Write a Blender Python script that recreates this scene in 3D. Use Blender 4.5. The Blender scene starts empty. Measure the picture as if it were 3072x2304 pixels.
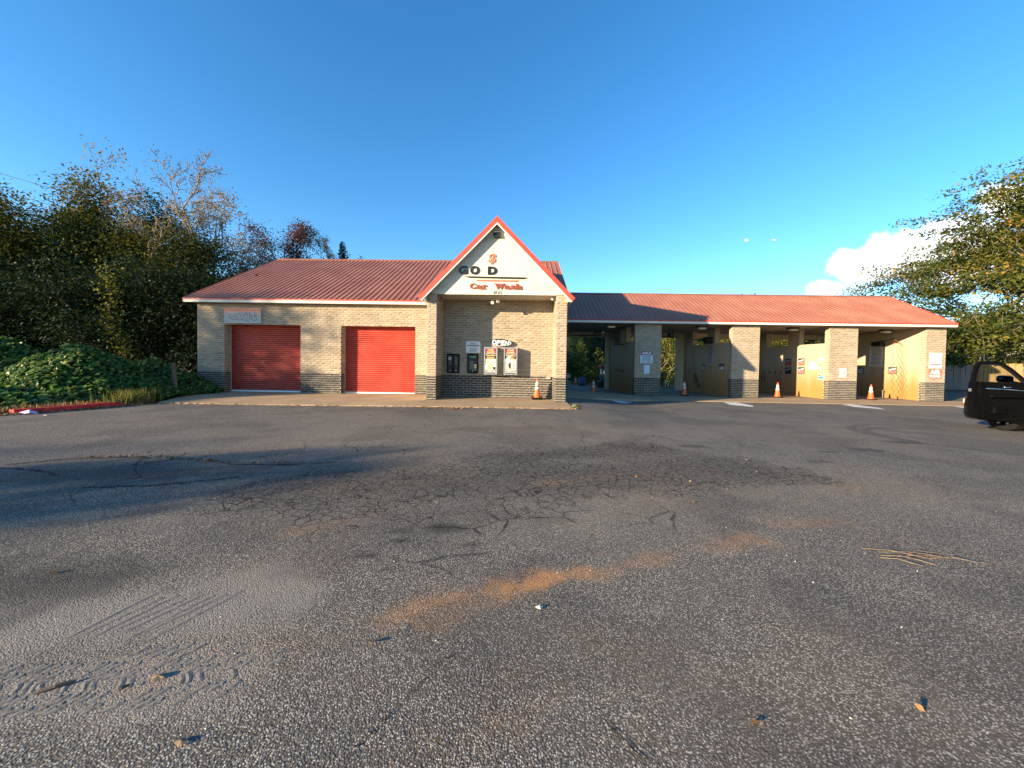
import bpy, math, random
import numpy as np
from mathutils import Vector, Matrix

# ------------------------------------------------------------------ camera, sky, sun, exposure
S = bpy.context.scene
COL = S.collection
R = math.radians
CAM = Vector((0.0, 0.0, 1.65))
yaw, pitch, roll = R(1.4), R(-1.2), R(0.9)
fw = Vector((-math.sin(yaw) * math.cos(pitch), math.cos(yaw) * math.cos(pitch), math.sin(pitch)))
r0 = Vector((math.cos(yaw), math.sin(yaw), 0)); u0 = r0.cross(fw)
rr = r0 * math.cos(roll) + u0 * math.sin(roll); uu = u0 * math.cos(roll) - r0 * math.sin(roll)
cd = bpy.data.cameras.new('camera'); cam = bpy.data.objects.new('camera', cd); COL.objects.link(cam)
cam.matrix_world = Matrix(((rr.x, uu.x, -fw.x, CAM.x), (rr.y, uu.y, -fw.y, CAM.y), (rr.z, uu.z, -fw.z, CAM.z), (0, 0, 0, 1)))
cd.sensor_width = 36.0; cd.lens = 36.0 * 1120 / 3072; cd.shift_y = -45.0 / 3072
cd.clip_start = 0.05; cd.clip_end = 3000
S.camera = cam

SUN_TRAVEL = Vector((1.58, 1.0, -0.375)).normalized()
SUN_EL = math.asin(-SUN_TRAVEL.z)
SUN_ROT = math.atan2(-SUN_TRAVEL.x, -SUN_TRAVEL.y)
sl = bpy.data.lights.new('sun', 'SUN'); so = bpy.data.objects.new('sun', sl); COL.objects.link(so)
so.rotation_euler = SUN_TRAVEL.to_track_quat('-Z', 'Y').to_euler(); so.location = (-40, -25, 40)
sl.energy = 5.0; sl.angle = R(0.55); sl.color = (1.0, 0.80, 0.53)

W = bpy.data.worlds.new('World'); S.world = W; W.use_nodes = True
def world_nodes():
    t = W.node_tree; t.nodes.clear(); L = t.links
    def nn(ty, **k):
        n = t.nodes.new(ty)
        for a, b in k.items(): setattr(n, a, b)
        return n
    def m(op, a, b=None, c=None, clamp=False):
        n = nn('ShaderNodeMath', operation=op, use_clamp=clamp)
        for i, v in enumerate((a, b, c)):
            if v is None: continue
            if isinstance(v, (int, float)): n.inputs[i].default_value = v
            else: L.new(v, n.inputs[i])
        return n.outputs[0]
    out = nn('ShaderNodeOutputWorld'); bg = nn('ShaderNodeBackground'); bg.inputs[1].default_value = 0.085
    sky = nn('ShaderNodeTexSky', sky_type='NISHITA'); sky.sun_disc = False
    sky.sun_elevation = SUN_EL; sky.sun_rotation = SUN_ROT
    sky.altitude = 300; sky.air_density = 1.0; sky.dust_density = 0.25; sky.ozone_density = 3.0
    hsv = nn('ShaderNodeHueSaturation'); hsv.inputs['Saturation'].default_value = 1.22
    hsv.inputs['Value'].default_value = 1.32
    L.new(sky.outputs[0], hsv.inputs['Color'])
    # a bank of cumulus low in the north-east
    tc = nn('ShaderNodeTexCoord'); sp = nn('ShaderNodeSeparateXYZ'); L.new(tc.outputs['Generated'], sp.inputs[0])
    yy = m('MAXIMUM', sp.outputs[1], 0.02)
    u = m('DIVIDE', sp.outputs[0], yy); v = m('DIVIDE', sp.outputs[2], yy)
    cb = nn('ShaderNodeCombineXYZ'); L.new(u, cb.inputs[0]); L.new(v, cb.inputs[1])
    def noise(sc, det, ro):
        n = nn('ShaderNodeTexNoise'); n.inputs['Scale'].default_value = sc; n.inputs['Detail'].default_value = det
        n.inputs['Roughness'].default_value = ro; L.new(cb.outputs[0], n.inputs['Vector']); return n.outputs[0]
    n1 = noise(15, 6, 0.58); n2 = noise(7, 2, 0.5)
    lumps = [(0.885, .262, .10, .048), (1.00, .292, .12, .066), (1.15, .315, .14, .085), (1.25, .43, .10, .050), (.79, .198, .05, .032), (1.10, .25, .17, .045)]
    wisps = [(.88, .207, .055, .024), (.585, .327, .0075, .0045), (.655, .328, .009, .003)]
    d = None
    for (cx, cy, rx, ry) in lumps:
        a = m('DIVIDE', m('SUBTRACT', u, cx), rx); b = m('DIVIDE', m('SUBTRACT', v, cy), ry)
        q = m('SQRT', m('ADD', m('MULTIPLY', a, a), m('MULTIPLY', b, b)))
        d = q if d is None else m('MINIMUM', d, q)
    d = m('ADD', d, m('MULTIPLY', m('SUBTRACT', n1, 0.5), 1.35))
    mr = nn('ShaderNodeMapRange', interpolation_type='SMOOTHSTEP'); L.new(d, mr.inputs[0])
    mr.inputs[1].default_value = 1.12; mr.inputs[2].default_value = 0.60; mr.inputs[3].default_value = 0; mr.inputs[4].default_value = 1
    d2 = None
    for (cx, cy, rx, ry) in wisps:
        a = m('DIVIDE', m('SUBTRACT', u, cx), rx); b = m('DIVIDE', m('SUBTRACT', v, cy), ry)
        q = m('SQRT', m('ADD', m('MULTIPLY', a, a), m('MULTIPLY', b, b)))
        d2 = q if d2 is None else m('MINIMUM', d2, q)
    d2 = m('ADD', d2, m('MULTIPLY', m('SUBTRACT', n1, 0.5), 1.6))
    mr2 = nn('ShaderNodeMapRange', interpolation_type='SMOOTHSTEP'); L.new(d2, mr2.inputs[0])
    mr2.inputs[1].default_value = 1.1; mr2.inputs[2].default_value = 0.4; mr2.inputs[3].default_value = 0; mr2.inputs[4].default_value = .45
    mask = m('MULTIPLY', m('MAXIMUM', mr.outputs[0], mr2.outputs[0]), m('GREATER_THAN', sp.outputs[1], 0.05))
    body = nn('ShaderNodeMapRange'); L.new(m('ADD', m('ADD', m('MULTIPLY', n2, .25), m('MULTIPLY', n1, .22)), m('MULTIPLY', v, .35)), body.inputs[0])
    body.inputs[1].default_value = .24; body.inputs[2].default_value = .40
    ramp = nn('ShaderNodeMix', data_type='RGBA'); L.new(body.outputs[0], ramp.inputs[0])
    ramp.inputs[6].default_value = (4.6, 5.2, 6.0, 1); ramp.inputs[7].default_value = (8.6, 8.5, 8.0, 1)  # cloud shading put into the colour: grey low, white high
    mx = nn('ShaderNodeMix', data_type='RGBA'); L.new(mask, mx.inputs[0]); L.new(hsv.outputs[0], mx.inputs[6]); L.new(ramp.outputs[2], mx.inputs[7])
    L.new(mx.outputs[2], bg.inputs[0]); L.new(bg.outputs[0], out.inputs[0])
world_nodes()
S.view_settings.view_transform = 'Standard'; S.view_settings.look = 'None'
S.view_settings.exposure = 1.7; S.view_settings.gamma = 1.0; S.view_settings.use_curve_mapping = False
S.render.engine = 'CYCLES'
S.cycles.use_denoising = True; S.cycles.max_bounces = 5; S.cycles.diffuse_bounces = 3; S.cycles.glossy_bounces = 2; S.cycles.transmission_bounces = 4
S.cycles.sample_clamp_indirect = 6.0

# ------------------------------------------------------------------ node helpers and materials
class NT:
    def __init__(s, name):
        s.m = bpy.data.materials.new(name); s.m.use_nodes = True; s.t = s.m.node_tree; s.t.nodes.clear()
        s.out = s.t.nodes.new('ShaderNodeOutputMaterial'); s.b = s.n('ShaderNodeBsdfPrincipled'); s.t.links.new(s.b.outputs[0], s.out.inputs[0])
        s._p = None
    def n(s, ty, **k):
        n = s.t.nodes.new(ty)
        for a, b in k.items(): setattr(n, a, b)
        return n
    def put(s, sock, v):
        if v is None: return
        if isinstance(v, bpy.types.NodeSocket): s.t.links.new(v, sock)
        elif isinstance(v, (tuple, list)) and len(v) == 3 and sock.type == 'RGBA': sock.default_value = (*v, 1)
        else: sock.default_value = v
    @property
    def P(s):
        if s._p is None: s._p = s.n('ShaderNodeNewGeometry').outputs['Position']
        return s._p
    def attr(s, a): return s.n('ShaderNodeAttribute', attribute_name=a).outputs['Fac']
    def math(s, op, a, b=None, c=None, clamp=False):
        n = s.n('ShaderNodeMath', operation=op, use_clamp=clamp)
        for i, v in enumerate((a, b, c)): s.put(n.inputs[i], v)
        return n.outputs[0]
    def vm(s, op, a, b=None, sc=None):
        n = s.n('ShaderNodeVectorMath', operation=op); s.put(n.inputs[0], a)
        if b is not None: s.put(n.inputs[1], b)
        if sc is not None: s.put(n.inputs['Scale'], sc)
        return n.outputs[1] if op in ('LENGTH', 'DOT_PRODUCT', 'DISTANCE') else n.outputs[0]
    def noise(s, sc, det=4, ro=.55, vec=None, dist=0):
        n = s.n('ShaderNodeTexNoise'); s.put(n.inputs['Vector'], s.P if vec is None else vec)
        n.inputs['Scale'].default_value = sc; n.inputs['Detail'].default_value = det; n.inputs['Roughness'].default_value = ro; n.inputs['Distortion'].default_value = dist
        return n.outputs[0]
    def noisec(s, sc, det=3):
        n = s.n('ShaderNodeTexNoise'); s.put(n.inputs['Vector'], s.P); n.inputs['Scale'].default_value = sc; n.inputs['Detail'].default_value = det
        return n.outputs[1]
    def vor(s, sc, feat='F1', vec=None, rnd=1.0):
        n = s.n('ShaderNodeTexVoronoi', feature=feat); s.put(n.inputs['Vector'], s.P if vec is None else vec)
        n.inputs['Scale'].default_value = sc; n.inputs['Randomness'].default_value = rnd
        return n
    def ss(s, v, a, b, lo=0., hi=1.):
        n = s.n('ShaderNodeMapRange', interpolation_type='SMOOTHSTEP'); s.put(n.inputs[0], v)
        for i, q in enumerate((a, b, lo, hi)): n.inputs[i + 1].default_value = q
        return n.outputs[0]
    def mix(s, f, a, b, blend='MIX'):
        n = s.n('ShaderNodeMix', data_type='RGBA', blend_type=blend); s.put(n.inputs[0], f); s.put(n.inputs[6], a); s.put(n.inputs[7], b); return n.outputs[2]
    def ramp(s, f, stops):
        n = s.n('ShaderNodeValToRGB'); s.put(n.inputs[0], f); e = n.color_ramp.elements
        while len(e) < len(stops): e.new(.5)
        for i, (p, c) in enumerate(stops): e[i].position = p; e[i].color = (*c, 1)
        return n.outputs[0]
    def bump(s, h, st=.5, d=.01, nrm=None):
        n = s.n('ShaderNodeBump'); n.inputs['Strength'].default_value = st; n.inputs['Distance'].default_value = d; s.put(n.inputs['Height'], h)
        if nrm is not None: s.put(n.inputs['Normal'], nrm)
        return n.outputs[0]
    def done(s, col, rough=.8, metal=0., nrm=None, spec=None, **k):
        s.put(s.b.inputs['Base Color'], col); s.put(s.b.inputs['Roughness'], rough); s.put(s.b.inputs['Metallic'], metal)
        if nrm is not None: s.put(s.b.inputs['Normal'], nrm)
        if spec is not None: s.put(s.b.inputs['Specular IOR Level'], spec)
        for a, b in k.items(): s.put(s.b.inputs[a.replace('_', ' ')], b)
        return s.m

def plain(name, col, rough=.7, metal=0., var=.18, sc=6., spec=None, bump=0.0):
    t = NT(name); a = t.noise(sc, 5, .6)
    dark = tuple(c * (1 - var) for c in col); lite = tuple(min(1, c * (1 + var)) for c in col)
    c = t.mix(t.ss(a, .3, .7), dark, lite)
    return t.done(c, rough, metal, t.bump(t.noise(sc * 9, 3), bump, .004) if bump else None, spec)

M = {}
def brick_mat(name, stops, grime):
    t = NT(name); c = t.ramp(t.attr('tint'), stops)
    c = t.mix(t.math('MULTIPLY', t.ss(t.noise(14, 3, .65), .45, .75), .35), c, tuple(x * .55 for x in stops[0][1]))
    c = t.mix(t.math('MULTIPLY', t.ss(t.noise(1.3, 4, .6), .5, .8), grime), c, (.10, .085, .07))
    return t.done(c, .92, 0, t.bump(t.noise(70, 4, .7), .55, .012), .25)
M['brick'] = brick_mat('tan_brick', [(0, (.235, .185, .135)), (.5, (.315, .250, .182)), (1, (.40, .325, .24))], .30)
M['brick_dark'] = brick_mat('charcoal_painted_brick', [(0, (0.043, 0.040, 0.036)), (.5, (0.072, 0.066, 0.058)), (1, (0.119, 0.106, 0.085))], .25)
M['mortar'] = plain('mortar', (.56, .49, .385), .95, 0, .10, 5, .2, .3)
t = NT('stucco'); c = t.mix(t.ss(t.noise(1.6, 6, .65), .42, .7), (0.602, 0.542, 0.447), (0.473, 0.430, 0.361))
c = t.mix(t.math('MULTIPLY', t.ss(t.noise(9, 5), .55, .75), .3), c, (0.386, 0.353, 0.302)); M['stucco'] = t.done(c, .9, 0, t.bump(t.noise(60, 4), .4, .006), .25)
M['trim'] = plain('white_trim', (0.651, 0.616, 0.528), .5, 0, .06, 3)
M['soffit'] = plain('vinyl_soffit', (0.527, 0.484, 0.391), .6, 0, .08, 2)
M['redtrim'] = plain('red_metal_trim', (0.540, 0.059, 0.032), .42, 0, .10, 3)
t = NT('faded_red_metal_roof'); c = t.mix(t.ss(t.noise(.9, 5, .6), .35, .7), (.265, .098, .060), (.325, .135, .085))
st = t.noise(3.0, 4, .6, t.vm('MULTIPLY', t.P, (4, .25, .25))); c = t.mix(t.math('MULTIPLY', t.ss(st, .5, .75), .4), c, (.22, .095, .068))
M['roof'] = t.done(c, .48, 0, None, .35)
t = NT('red_roller_door'); c = t.mix(t.ss(t.noise(1.4, 5, .6), .35, .72), (.34, .034, .018), (.41, .056, .030))
c = t.mix(t.math('MULTIPLY', t.ss(t.noise(24, 4), .66, .78), .35), c, (.6, .35, .3)); M['door'] = t.done(c, .42, 0, None, .4)
M['whitebar'] = plain('white_bottom_bar', (.75, .75, .74), .5, 0, .1, 8)
t = NT('bay_panel')
z = t.n('ShaderNodeSeparateXYZ'); t.put(z.inputs[0], t.P)
stain = t.math('ADD', z.outputs[2], t.math('MULTIPLY', t.math('SUBTRACT', t.noise(3, 5, .6, t.vm('MULTIPLY', t.P, (1, 1, .15))), .5), 2.2))
c = t.mix(t.ss(stain, 2.3, .1), (0.424, 0.344, 0.240), (0.344, 0.172, 0.052)); c = t.mix(t.math('MULTIPLY', t.ss(t.noise(12, 4), .5, .8), .3), c, (0.320, 0.232, 0.136))
M['panel'] = t.done(c, .55, 0, None, .4)
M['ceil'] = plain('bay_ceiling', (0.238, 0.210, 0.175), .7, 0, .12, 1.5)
t = NT('concrete_apron'); a = t.noise(.8, 6, .62); c = t.mix(t.ss(a, .32, .7), (.40, .285, .175), (.31, .215, .13))
c = t.mix(t.math('MULTIPLY', t.ss(t.noise(5, 6, .7), .45, .75), .45), c, (.20, .145, .10)); c = t.mix(t.math('MULTIPLY', t.ss(t.noise(2.2, 4), .6, .8), .5), c, (.36, .19, .085))
M['concrete'] = t.done(c, .9, 0, t.bump(t.noise(90, 4), .3, .004), .25)
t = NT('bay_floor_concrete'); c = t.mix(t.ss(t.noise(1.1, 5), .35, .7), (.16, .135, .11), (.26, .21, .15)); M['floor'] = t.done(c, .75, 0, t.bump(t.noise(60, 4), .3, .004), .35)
M['red_paint'] = plain('chipped_red_kerb_paint', (.48, .03, .03), .7, 0, .3, 7, .3, .4)
M['mark'] = plain('worn_white_paint', (0.576, 0.576, 0.560), .8, 0, .18, 9, .3)
M['black'] = plain('black_metal', (.008, .008, .009), .45, 0, .3, 6)
M['blackplastic'] = plain('black_plastic', (.0025, .0025, .003), .7, 0, .3, 8, .04)
M['steel'] = plain('brushed_steel', (.52, .51, .49), .35, .85, .15, 10)
M['chrome'] = plain('chrome', (.75, .76, .78), .12, 1.0, .05, 4)
M['greymetal'] = plain('grey_metal_face', (.42, .41, .38), .45, .25, .12, 9)
M['white'] = plain('white_sign_face', (0.663, 0.663, 0.646), .5, 0, .05, 4)
M['bluewhite'] = plain('pale_sign_face', (0.594, 0.648, 0.720), .5, 0, .05, 4)
M['ink'] = plain('dark_ink', (.03, .035, .06), .6, 0, .1, 5)
M['inkblack'] = plain('black_ink', (.015, .015, .015), .6, 0, .1, 5)
M['maroon'] = plain('maroon_sign', (.22, .02, .055), .5, 0, .1, 5)
M['redink'] = plain('red_sign', (.42, .05, .06), .55, 0, .15, 6)
M['fadedred'] = plain('faded_red_ink', (.45, .14, .12), .6, 0, .15, 9)
M['gold'] = plain('gold_ink', (.80, .55, .18), .5, 0, .08, 5)
M['green_ink'] = plain('green_ink', (.05, .35, .16), .5, 0, .1, 5)
M['letter_black'] = plain('black_channel_letter', (.012, .012, .012), .35, 0, .2, 5)
M['letter_red'] = plain('faded_red_letter', (.62, .14, .09), .5, 0, .1, 5)
M['letter_brown'] = plain('rust_red_letter', (.24, .045, .02), .5, 0, .12, 5)
M['cone'] = plain('orange_cone_vinyl', (0.720, 0.104, 0.023), .5, 0, .15, 9)
M['collar'] = plain('white_reflective_collar', (0.680, 0.680, 0.680), .35, 0, .1, 12)
M['rubber'] = plain('black_rubber', (.010, .010, .0095), .85, 0, .3, 20, .15, .3)
M['pipe'] = plain('galvanised_pipe', (.16, .14, .12), .6, .3, .2, 10)
M['hose_red'] = plain('red_hose', (.55, .06, .04), .5, 0, .1, 8)
M['hose_yellow'] = plain('olive_hose', (.10, .09, .03), .5, 0, .1, 8)
M['lens'] = plain('lamp_lens', (.62, .60, .52), .3, 0, .08, 8)
M['tank'] = plain('blue_plastic', (.03, .10, .20), .5, 0, .1, 6)
M['carpaint'] = plain('black_car_paint', (.002, .002, .003), .10, 0, .1, 3, .5)
M['trimplastic'] = plain('charcoal_door_trim', (.0025, .0026, .003), .75, 0, .2, 12, .05)
t = NT('tinted_glass'); t.b.inputs['Transmission Weight'].default_value = 1.0; t.b.inputs['IOR'].default_value = 1.02; M['glass'] = t.done((.50, .60, .56), .02)
M['darkglass'] = plain('dark_glass', (.01, .012, .013), .05, 0, .05, 3, .6)
t = NT('weathered_fence'); st = t.noise(3, 5, .6, t.vm('MULTIPLY', t.P, (6, 6, .5))); c = t.mix(st, (.13, .12, .12), (.26, .225, .19)); c = t.mix(t.math('MULTIPLY', t.attr('tint'), .4), c, (.10, .09, .085)); M['fence'] = t.done(c, .9, 0, t.bump(st, .5, .01), .2)
t = NT('cedar_fence'); st = t.noise(3, 5, .6, t.vm('MULTIPLY', t.P, (6, 6, .5))); M['cedar'] = t.done(t.mix(st, (.34, .19, .09), (.48, .29, .15)), .85, 0, None, .2)  # lit copy of the fence wood, sunlight put into its colour
t = NT('old_post_wood'); st = t.noise(5, 5, .6, t.vm('MULTIPLY', t.P, (6, 6, .6))); M['post'] = t.done(t.mix(st, (.09, .06, .045), (.20, .14, .10)), .9, 0, t.bump(st, .5, .01), .2)
t = NT('bark'); st = t.noise(6, 6, .65, t.vm('MULTIPLY', t.P, (4, 4, .8))); M['bark'] = t.done(t.mix(st, (.055, .042, .032), (.20, .165, .125)), .95, 0, t.bump(st, .8, .03), .15)
t = NT('pale_bark'); st = t.noise(6, 6, .65, t.vm('MULTIPLY', t.P, (3, 3, 1))); M['palebark'] = t.done(t.mix(st, (.15, .12, .095), (.36, .31, .25)), .9, 0, None, .15)

def leaf_mat(name, stops, trans=.35, rough=.55):
    t = NT(name); c = t.ramp(t.attr('tint'), stops)
    tr = t.n('ShaderNodeBsdfTranslucent'); t.put(tr.inputs[0], t.mix(1.0, c, (1.0, 1.0, .55), 'MULTIPLY'))
    t.done(c, rough, 0, None, .12)
    mx = t.n('ShaderNodeMixShader'); mx.inputs[0].default_value = trans
    t.t.links.new(t.b.outputs[0], mx.inputs[1]); t.t.links.new(tr.outputs[0], mx.inputs[2]); t.t.links.new(mx.outputs[0], t.out.inputs[0]); return t.m
M['leaf_green'] = leaf_mat('green_leaves', [(0, (.012, .028, .010)), (.5, (.028, .052, .014)), (.85, (.058, .075, .018)), (1, (.12, .10, .028))])
M['leaf_olive'] = leaf_mat('olive_autumn_leaves', [(0, (.018, .034, .010)), (.45, (.048, .066, .016)), (.8, (.11, .10, .024)), (1, (.25, .15, .04))])
M['leaf_rust'] = leaf_mat('rust_autumn_leaves', [(0, (.05, .035, .02)), (.5, (.11, .045, .025)), (1, (.20, .07, .045))])
M['leaf_gold'] = leaf_mat('pale_gold_leaves', [(0, (.12, .10, .04)), (.6, (.25, .18, .07)), (1, (.36, .22, .11))])
M['leaf_dark'] = leaf_mat('dark_evergreen_leaves', [(0, (.010, .022, .010)), (.7, (.022, .04, .015)), (1, (.05, .06, .02))], .2)
M['leaf_oak'] = leaf_mat('oak_leaves', [(0, (.035, .055, .014)), (.5, (.08, .10, .022)), (.82, (.14, .14, .03)), (1, (.32, .19, .04))])
M['leaf_kudzu'] = leaf_mat('kudzu_leaves', [(0, (.03, .075, .018)), (.55, (.065, .14, .030)), (.85, (.13, .20, .045)), (1, (.32, .30, .08))], .4, .4)
M['leaf_cedar'] = leaf_mat('bright_cedar_leaves', [(0, (.05, .085, .02)), (.6, (.11, .15, .035)), (1, (.26, .23, .05))])
M['grass'] = leaf_mat('grass_blades', [(0, (.05, .07, .015)), (.6, (.12, .14, .03)), (1, (.28, .22, .10))])
M['litter'] = leaf_mat('dry_leaf_litter', [(0, (.10, .05, .02)), (.5, (.24, .13, .05)), (1, (.42, .28, .14))], .1)
t = NT('forest_soil'); c = t.mix(t.ss(t.noise(.6, 6, .65), .35, .7), (.055, .045, .025), (.13, .095, .055)); c = t.mix(t.ss(t.noise(4, 5), .5, .75), c, (.06, .075, .025)); M['soil'] = t.done(c, .95, 0, t.bump(t.noise(25, 5), .6, .03), .15)
M['straw'] = plain('dry_straw', (.19, .13, .075), .8, 0, .2, 15)
M['pink'] = plain('pink_plastic_bag', (.55, .38, .55), .35, 0, .2, 25)
M['paper'] = plain('scrap_paper', (.40, .38, .31), .8, 0, .1, 20)
M['wire'] = plain('overhead_wire', (.02, .02, .022), .6)
M['siding'] = plain('white_siding', (0.600, 0.593, 0.570), .6, 0, .04, 2)

# ------------------------------------------------------------------ geometry helpers
class B:
    def __init__(s): s.v = []; s.f = []; s.t = []
    def add(s, vs, fs, tint=None):
        o = len(s.v); s.v += [tuple(p) for p in vs]; s.f += [tuple(i + o for i in q) for q in fs]
        s.t += [tint if tint is not None else .5] * len(vs); return s
    def box(s, x0, x1, y0, y1, z0, z1, tint=None):
        return s.add([(x0, y0, z0), (x1, y0, z0), (x1, y1, z0), (x0, y1, z0), (x0, y0, z1), (x1, y0, z1), (x1, y1, z1), (x0, y1, z1)],
                     [(0, 3, 2, 1), (4, 5, 6, 7), (0, 1, 5, 4), (1, 2, 6, 5), (2, 3, 7, 6), (3, 0, 4, 7)], tint)
    def bbox(s, x0, x1, y0, y1, z0, z1, c=.01):
        """box with chamfered edges"""
        X, Y, Z = (x0, x1), (y0, y1), (z0, z1); V = []; idx = {}
        for i in (0, 1):
            for j in (0, 1):
                for k in (0, 1):
                    sx, sy, sz = (1, -1)[i], (1, -1)[j], (1, -1)[k]
                    for a in range(3):
                        p = [X[i], Y[j], Z[k]]; off = [sx * c, sy * c, sz * c]
                        for b in range(3):
                            if b != a: p[b] += off[b]
                        idx[i, j, k, a] = len(V); V.append(p)
        F = []
        for a in range(3):
            b, c2 = (a + 1) % 3, (a + 2) % 3
            for e in (0, 1):
                q = []
                for (m_, n_) in ((0, 0), (1, 0), (1, 1), (0, 1)):
                    key = [0, 0, 0]; key[a] = e; key[b] = m_; key[c2] = n_; q.append(idx[(*key, a)])
                F.append(q if e else q[::-1])
        for a in range(3):
            b, c2 = (a + 1) % 3, (a + 2) % 3
            for m_ in (0, 1):
                for n_ in (0, 1):
                    k0 = [0, 0, 0]; k1 = [0, 0, 0]; k1[a] = 1
                    for k in (k0, k1): k[b] = m_; k[c2] = n_
                    q = [idx[(*k0, b)], idx[(*k1, b)], idx[(*k1, c2)], idx[(*k0, c2)]]
                    F.append(q if m_ ^ n_ else q[::-1])
        for i in (0, 1):
            for j in (0, 1):
                for k in (0, 1):
                    q = [idx[i, j, k, a] for a in range(3)]; F.append(q if (i + j + k) % 2 else q[::-1])
        return s.add(V, F)
    def prism(s, poly, axis, a, b):
        """poly: 2-D outline, extruded along axis from a to b; the two other axes keep x,y,z order"""
        n = len(poly)
        def mk(p, q): return {'x': (q, p[0], p[1]), 'y': (p[0], q, p[1]), 'z': (p[0], p[1], q)}[axis]
        return s.add([mk(p, a) for p in poly] + [mk(p, b) for p in poly],
                     [tuple(range(n))[::-1], tuple(range(n, 2 * n))] + [(i, (i + 1) % n, n + (i + 1) % n, n + i) for i in range(n)])
    def tube(s, pts, r, n=8, cap=True, tint=None):
        pts = [Vector(p) for p in pts]; rs = r if isinstance(r, (list, tuple)) else [r] * len(pts); V = []; F = []
        for i, p in enumerate(pts):
            d = (pts[min(i + 1, len(pts) - 1)] - pts[max(i - 1, 0)]).normalized()
            a = d.cross(Vector((0, 0, 1)) if abs(d.z) < .9 else Vector((1, 0, 0))).normalized(); b = d.cross(a)
            for k in range(n):
                w = 2 * math.pi * k / n; V.append(p + (a * math.cos(w) + b * math.sin(w)) * rs[i])
        for i in range(len(pts) - 1):
            for k in range(n): F.append((i * n + k, i * n + (k + 1) % n, (i + 1) * n + (k + 1) % n, (i + 1) * n + k))
        if cap: F.append(tuple(range(n))[::-1]); F.append(tuple(range((len(pts) - 1) * n, len(pts) * n)))
        return s.add(V, F, tint)
    def lathe(s, prof, n=20, c=(0, 0, 0)):
        V = []; F = []
        for (r, z) in prof:
            for k in range(n): w = 2 * math.pi * k / n; V.append((c[0] + r * math.cos(w), c[1] + r * math.sin(w), c[2] + z))
        for i in range(len(prof) - 1):
            for k in range(n): F.append((i * n + k, i * n + (k + 1) % n, (i + 1) * n + (k + 1) % n, (i + 1) * n + k))
        F.append(tuple(range(n))[::-1]); F.append(tuple(range((len(prof) - 1) * n, len(prof) * n)))
        return s.add(V, F)

def wloc(p):
    v = Vector((0, 0, 0))
    while p is not None: v += p.location; p = p.parent
    return v
def tag(o, label=None, cat=None, group=None, kind=None):
    for k, v in (('label', label), ('category', cat), ('group', group), ('kind', kind)):
        if v: o[k] = v
    return o
def link(o, parent=None):
    COL.objects.link(o)
    if parent is not None: o.parent = parent
    return o
def mesh(name, b, mat, parent=None, local=False, smooth=False, origin=None):
    me = bpy.data.meshes.new(name)
    off = Vector((0, 0, 0)) if local or parent is None else wloc(parent)
    org = Vector(origin) if origin is not None else off
    V = [(p[0] - org.x, p[1] - org.y, p[2] - org.z) for p in b.v]
    me.from_pydata(V, [], b.f)
    at = me.attributes.new('tint', 'FLOAT', 'POINT'); at.data.foreach_set('value', b.t)
    me.materials.append(M[mat] if isinstance(mat, str) else mat)
    if smooth: me.polygons.foreach_set('use_smooth', [True] * len(me.polygons))
    me.update()
    o = link(bpy.data.objects.new(name, me), parent)
    if origin is not None: o.location = org - off
    return o
def thing(name, label, cat, loc=(0, 0, 0), rz=0, group=None):
    o = link(bpy.data.objects.new(name, None)); o.location = loc; o.rotation_euler = (0, 0, rz); o.empty_display_size = .2
    return tag(o, label, cat, group)
def dup(root, loc, rz=0, label=None, parent=None):
    c = root.copy(); link(c, parent); c.location = loc; c.rotation_euler = (root.rotation_euler.x, root.rotation_euler.y, rz)
    if label: c['label'] = label
    for ch in list(root.children):
        d = ch.copy(); link(d, c)
        for g in list(ch.children): e = g.copy(); link(e, d)
    return c
def np_mesh(name, V, F, mat, parent=None, tint=None, smooth=False, local=False):
    V = np.asarray(V, np.float32)
    if parent is not None and not local: V = V - np.array(wloc(parent), np.float32)
    F = np.asarray(F, np.int32); n, k = F.shape
    me = bpy.data.meshes.new(name); me.vertices.add(len(V)); me.vertices.foreach_set('co', V.ravel())
    me.loops.add(n * k); me.loops.foreach_set('vertex_index', F.ravel())
    me.polygons.add(n); me.polygons.foreach_set('loop_start', np.arange(0, n * k, k, dtype=np.int32)); me.polygons.foreach_set('loop_total', np.full(n, k, np.int32))
    if smooth: me.polygons.foreach_set('use_smooth', np.ones(n, bool))
    me.update(calc_edges=True); me.validate()
    at = me.attributes.new('tint', 'FLOAT', 'POINT'); at.data.foreach_set('value', np.asarray(tint if tint is not None else np.full(len(V), .5), np.float32))
    me.materials.append(M[mat]); return link(bpy.data.objects.new(name, me), parent)

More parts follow.
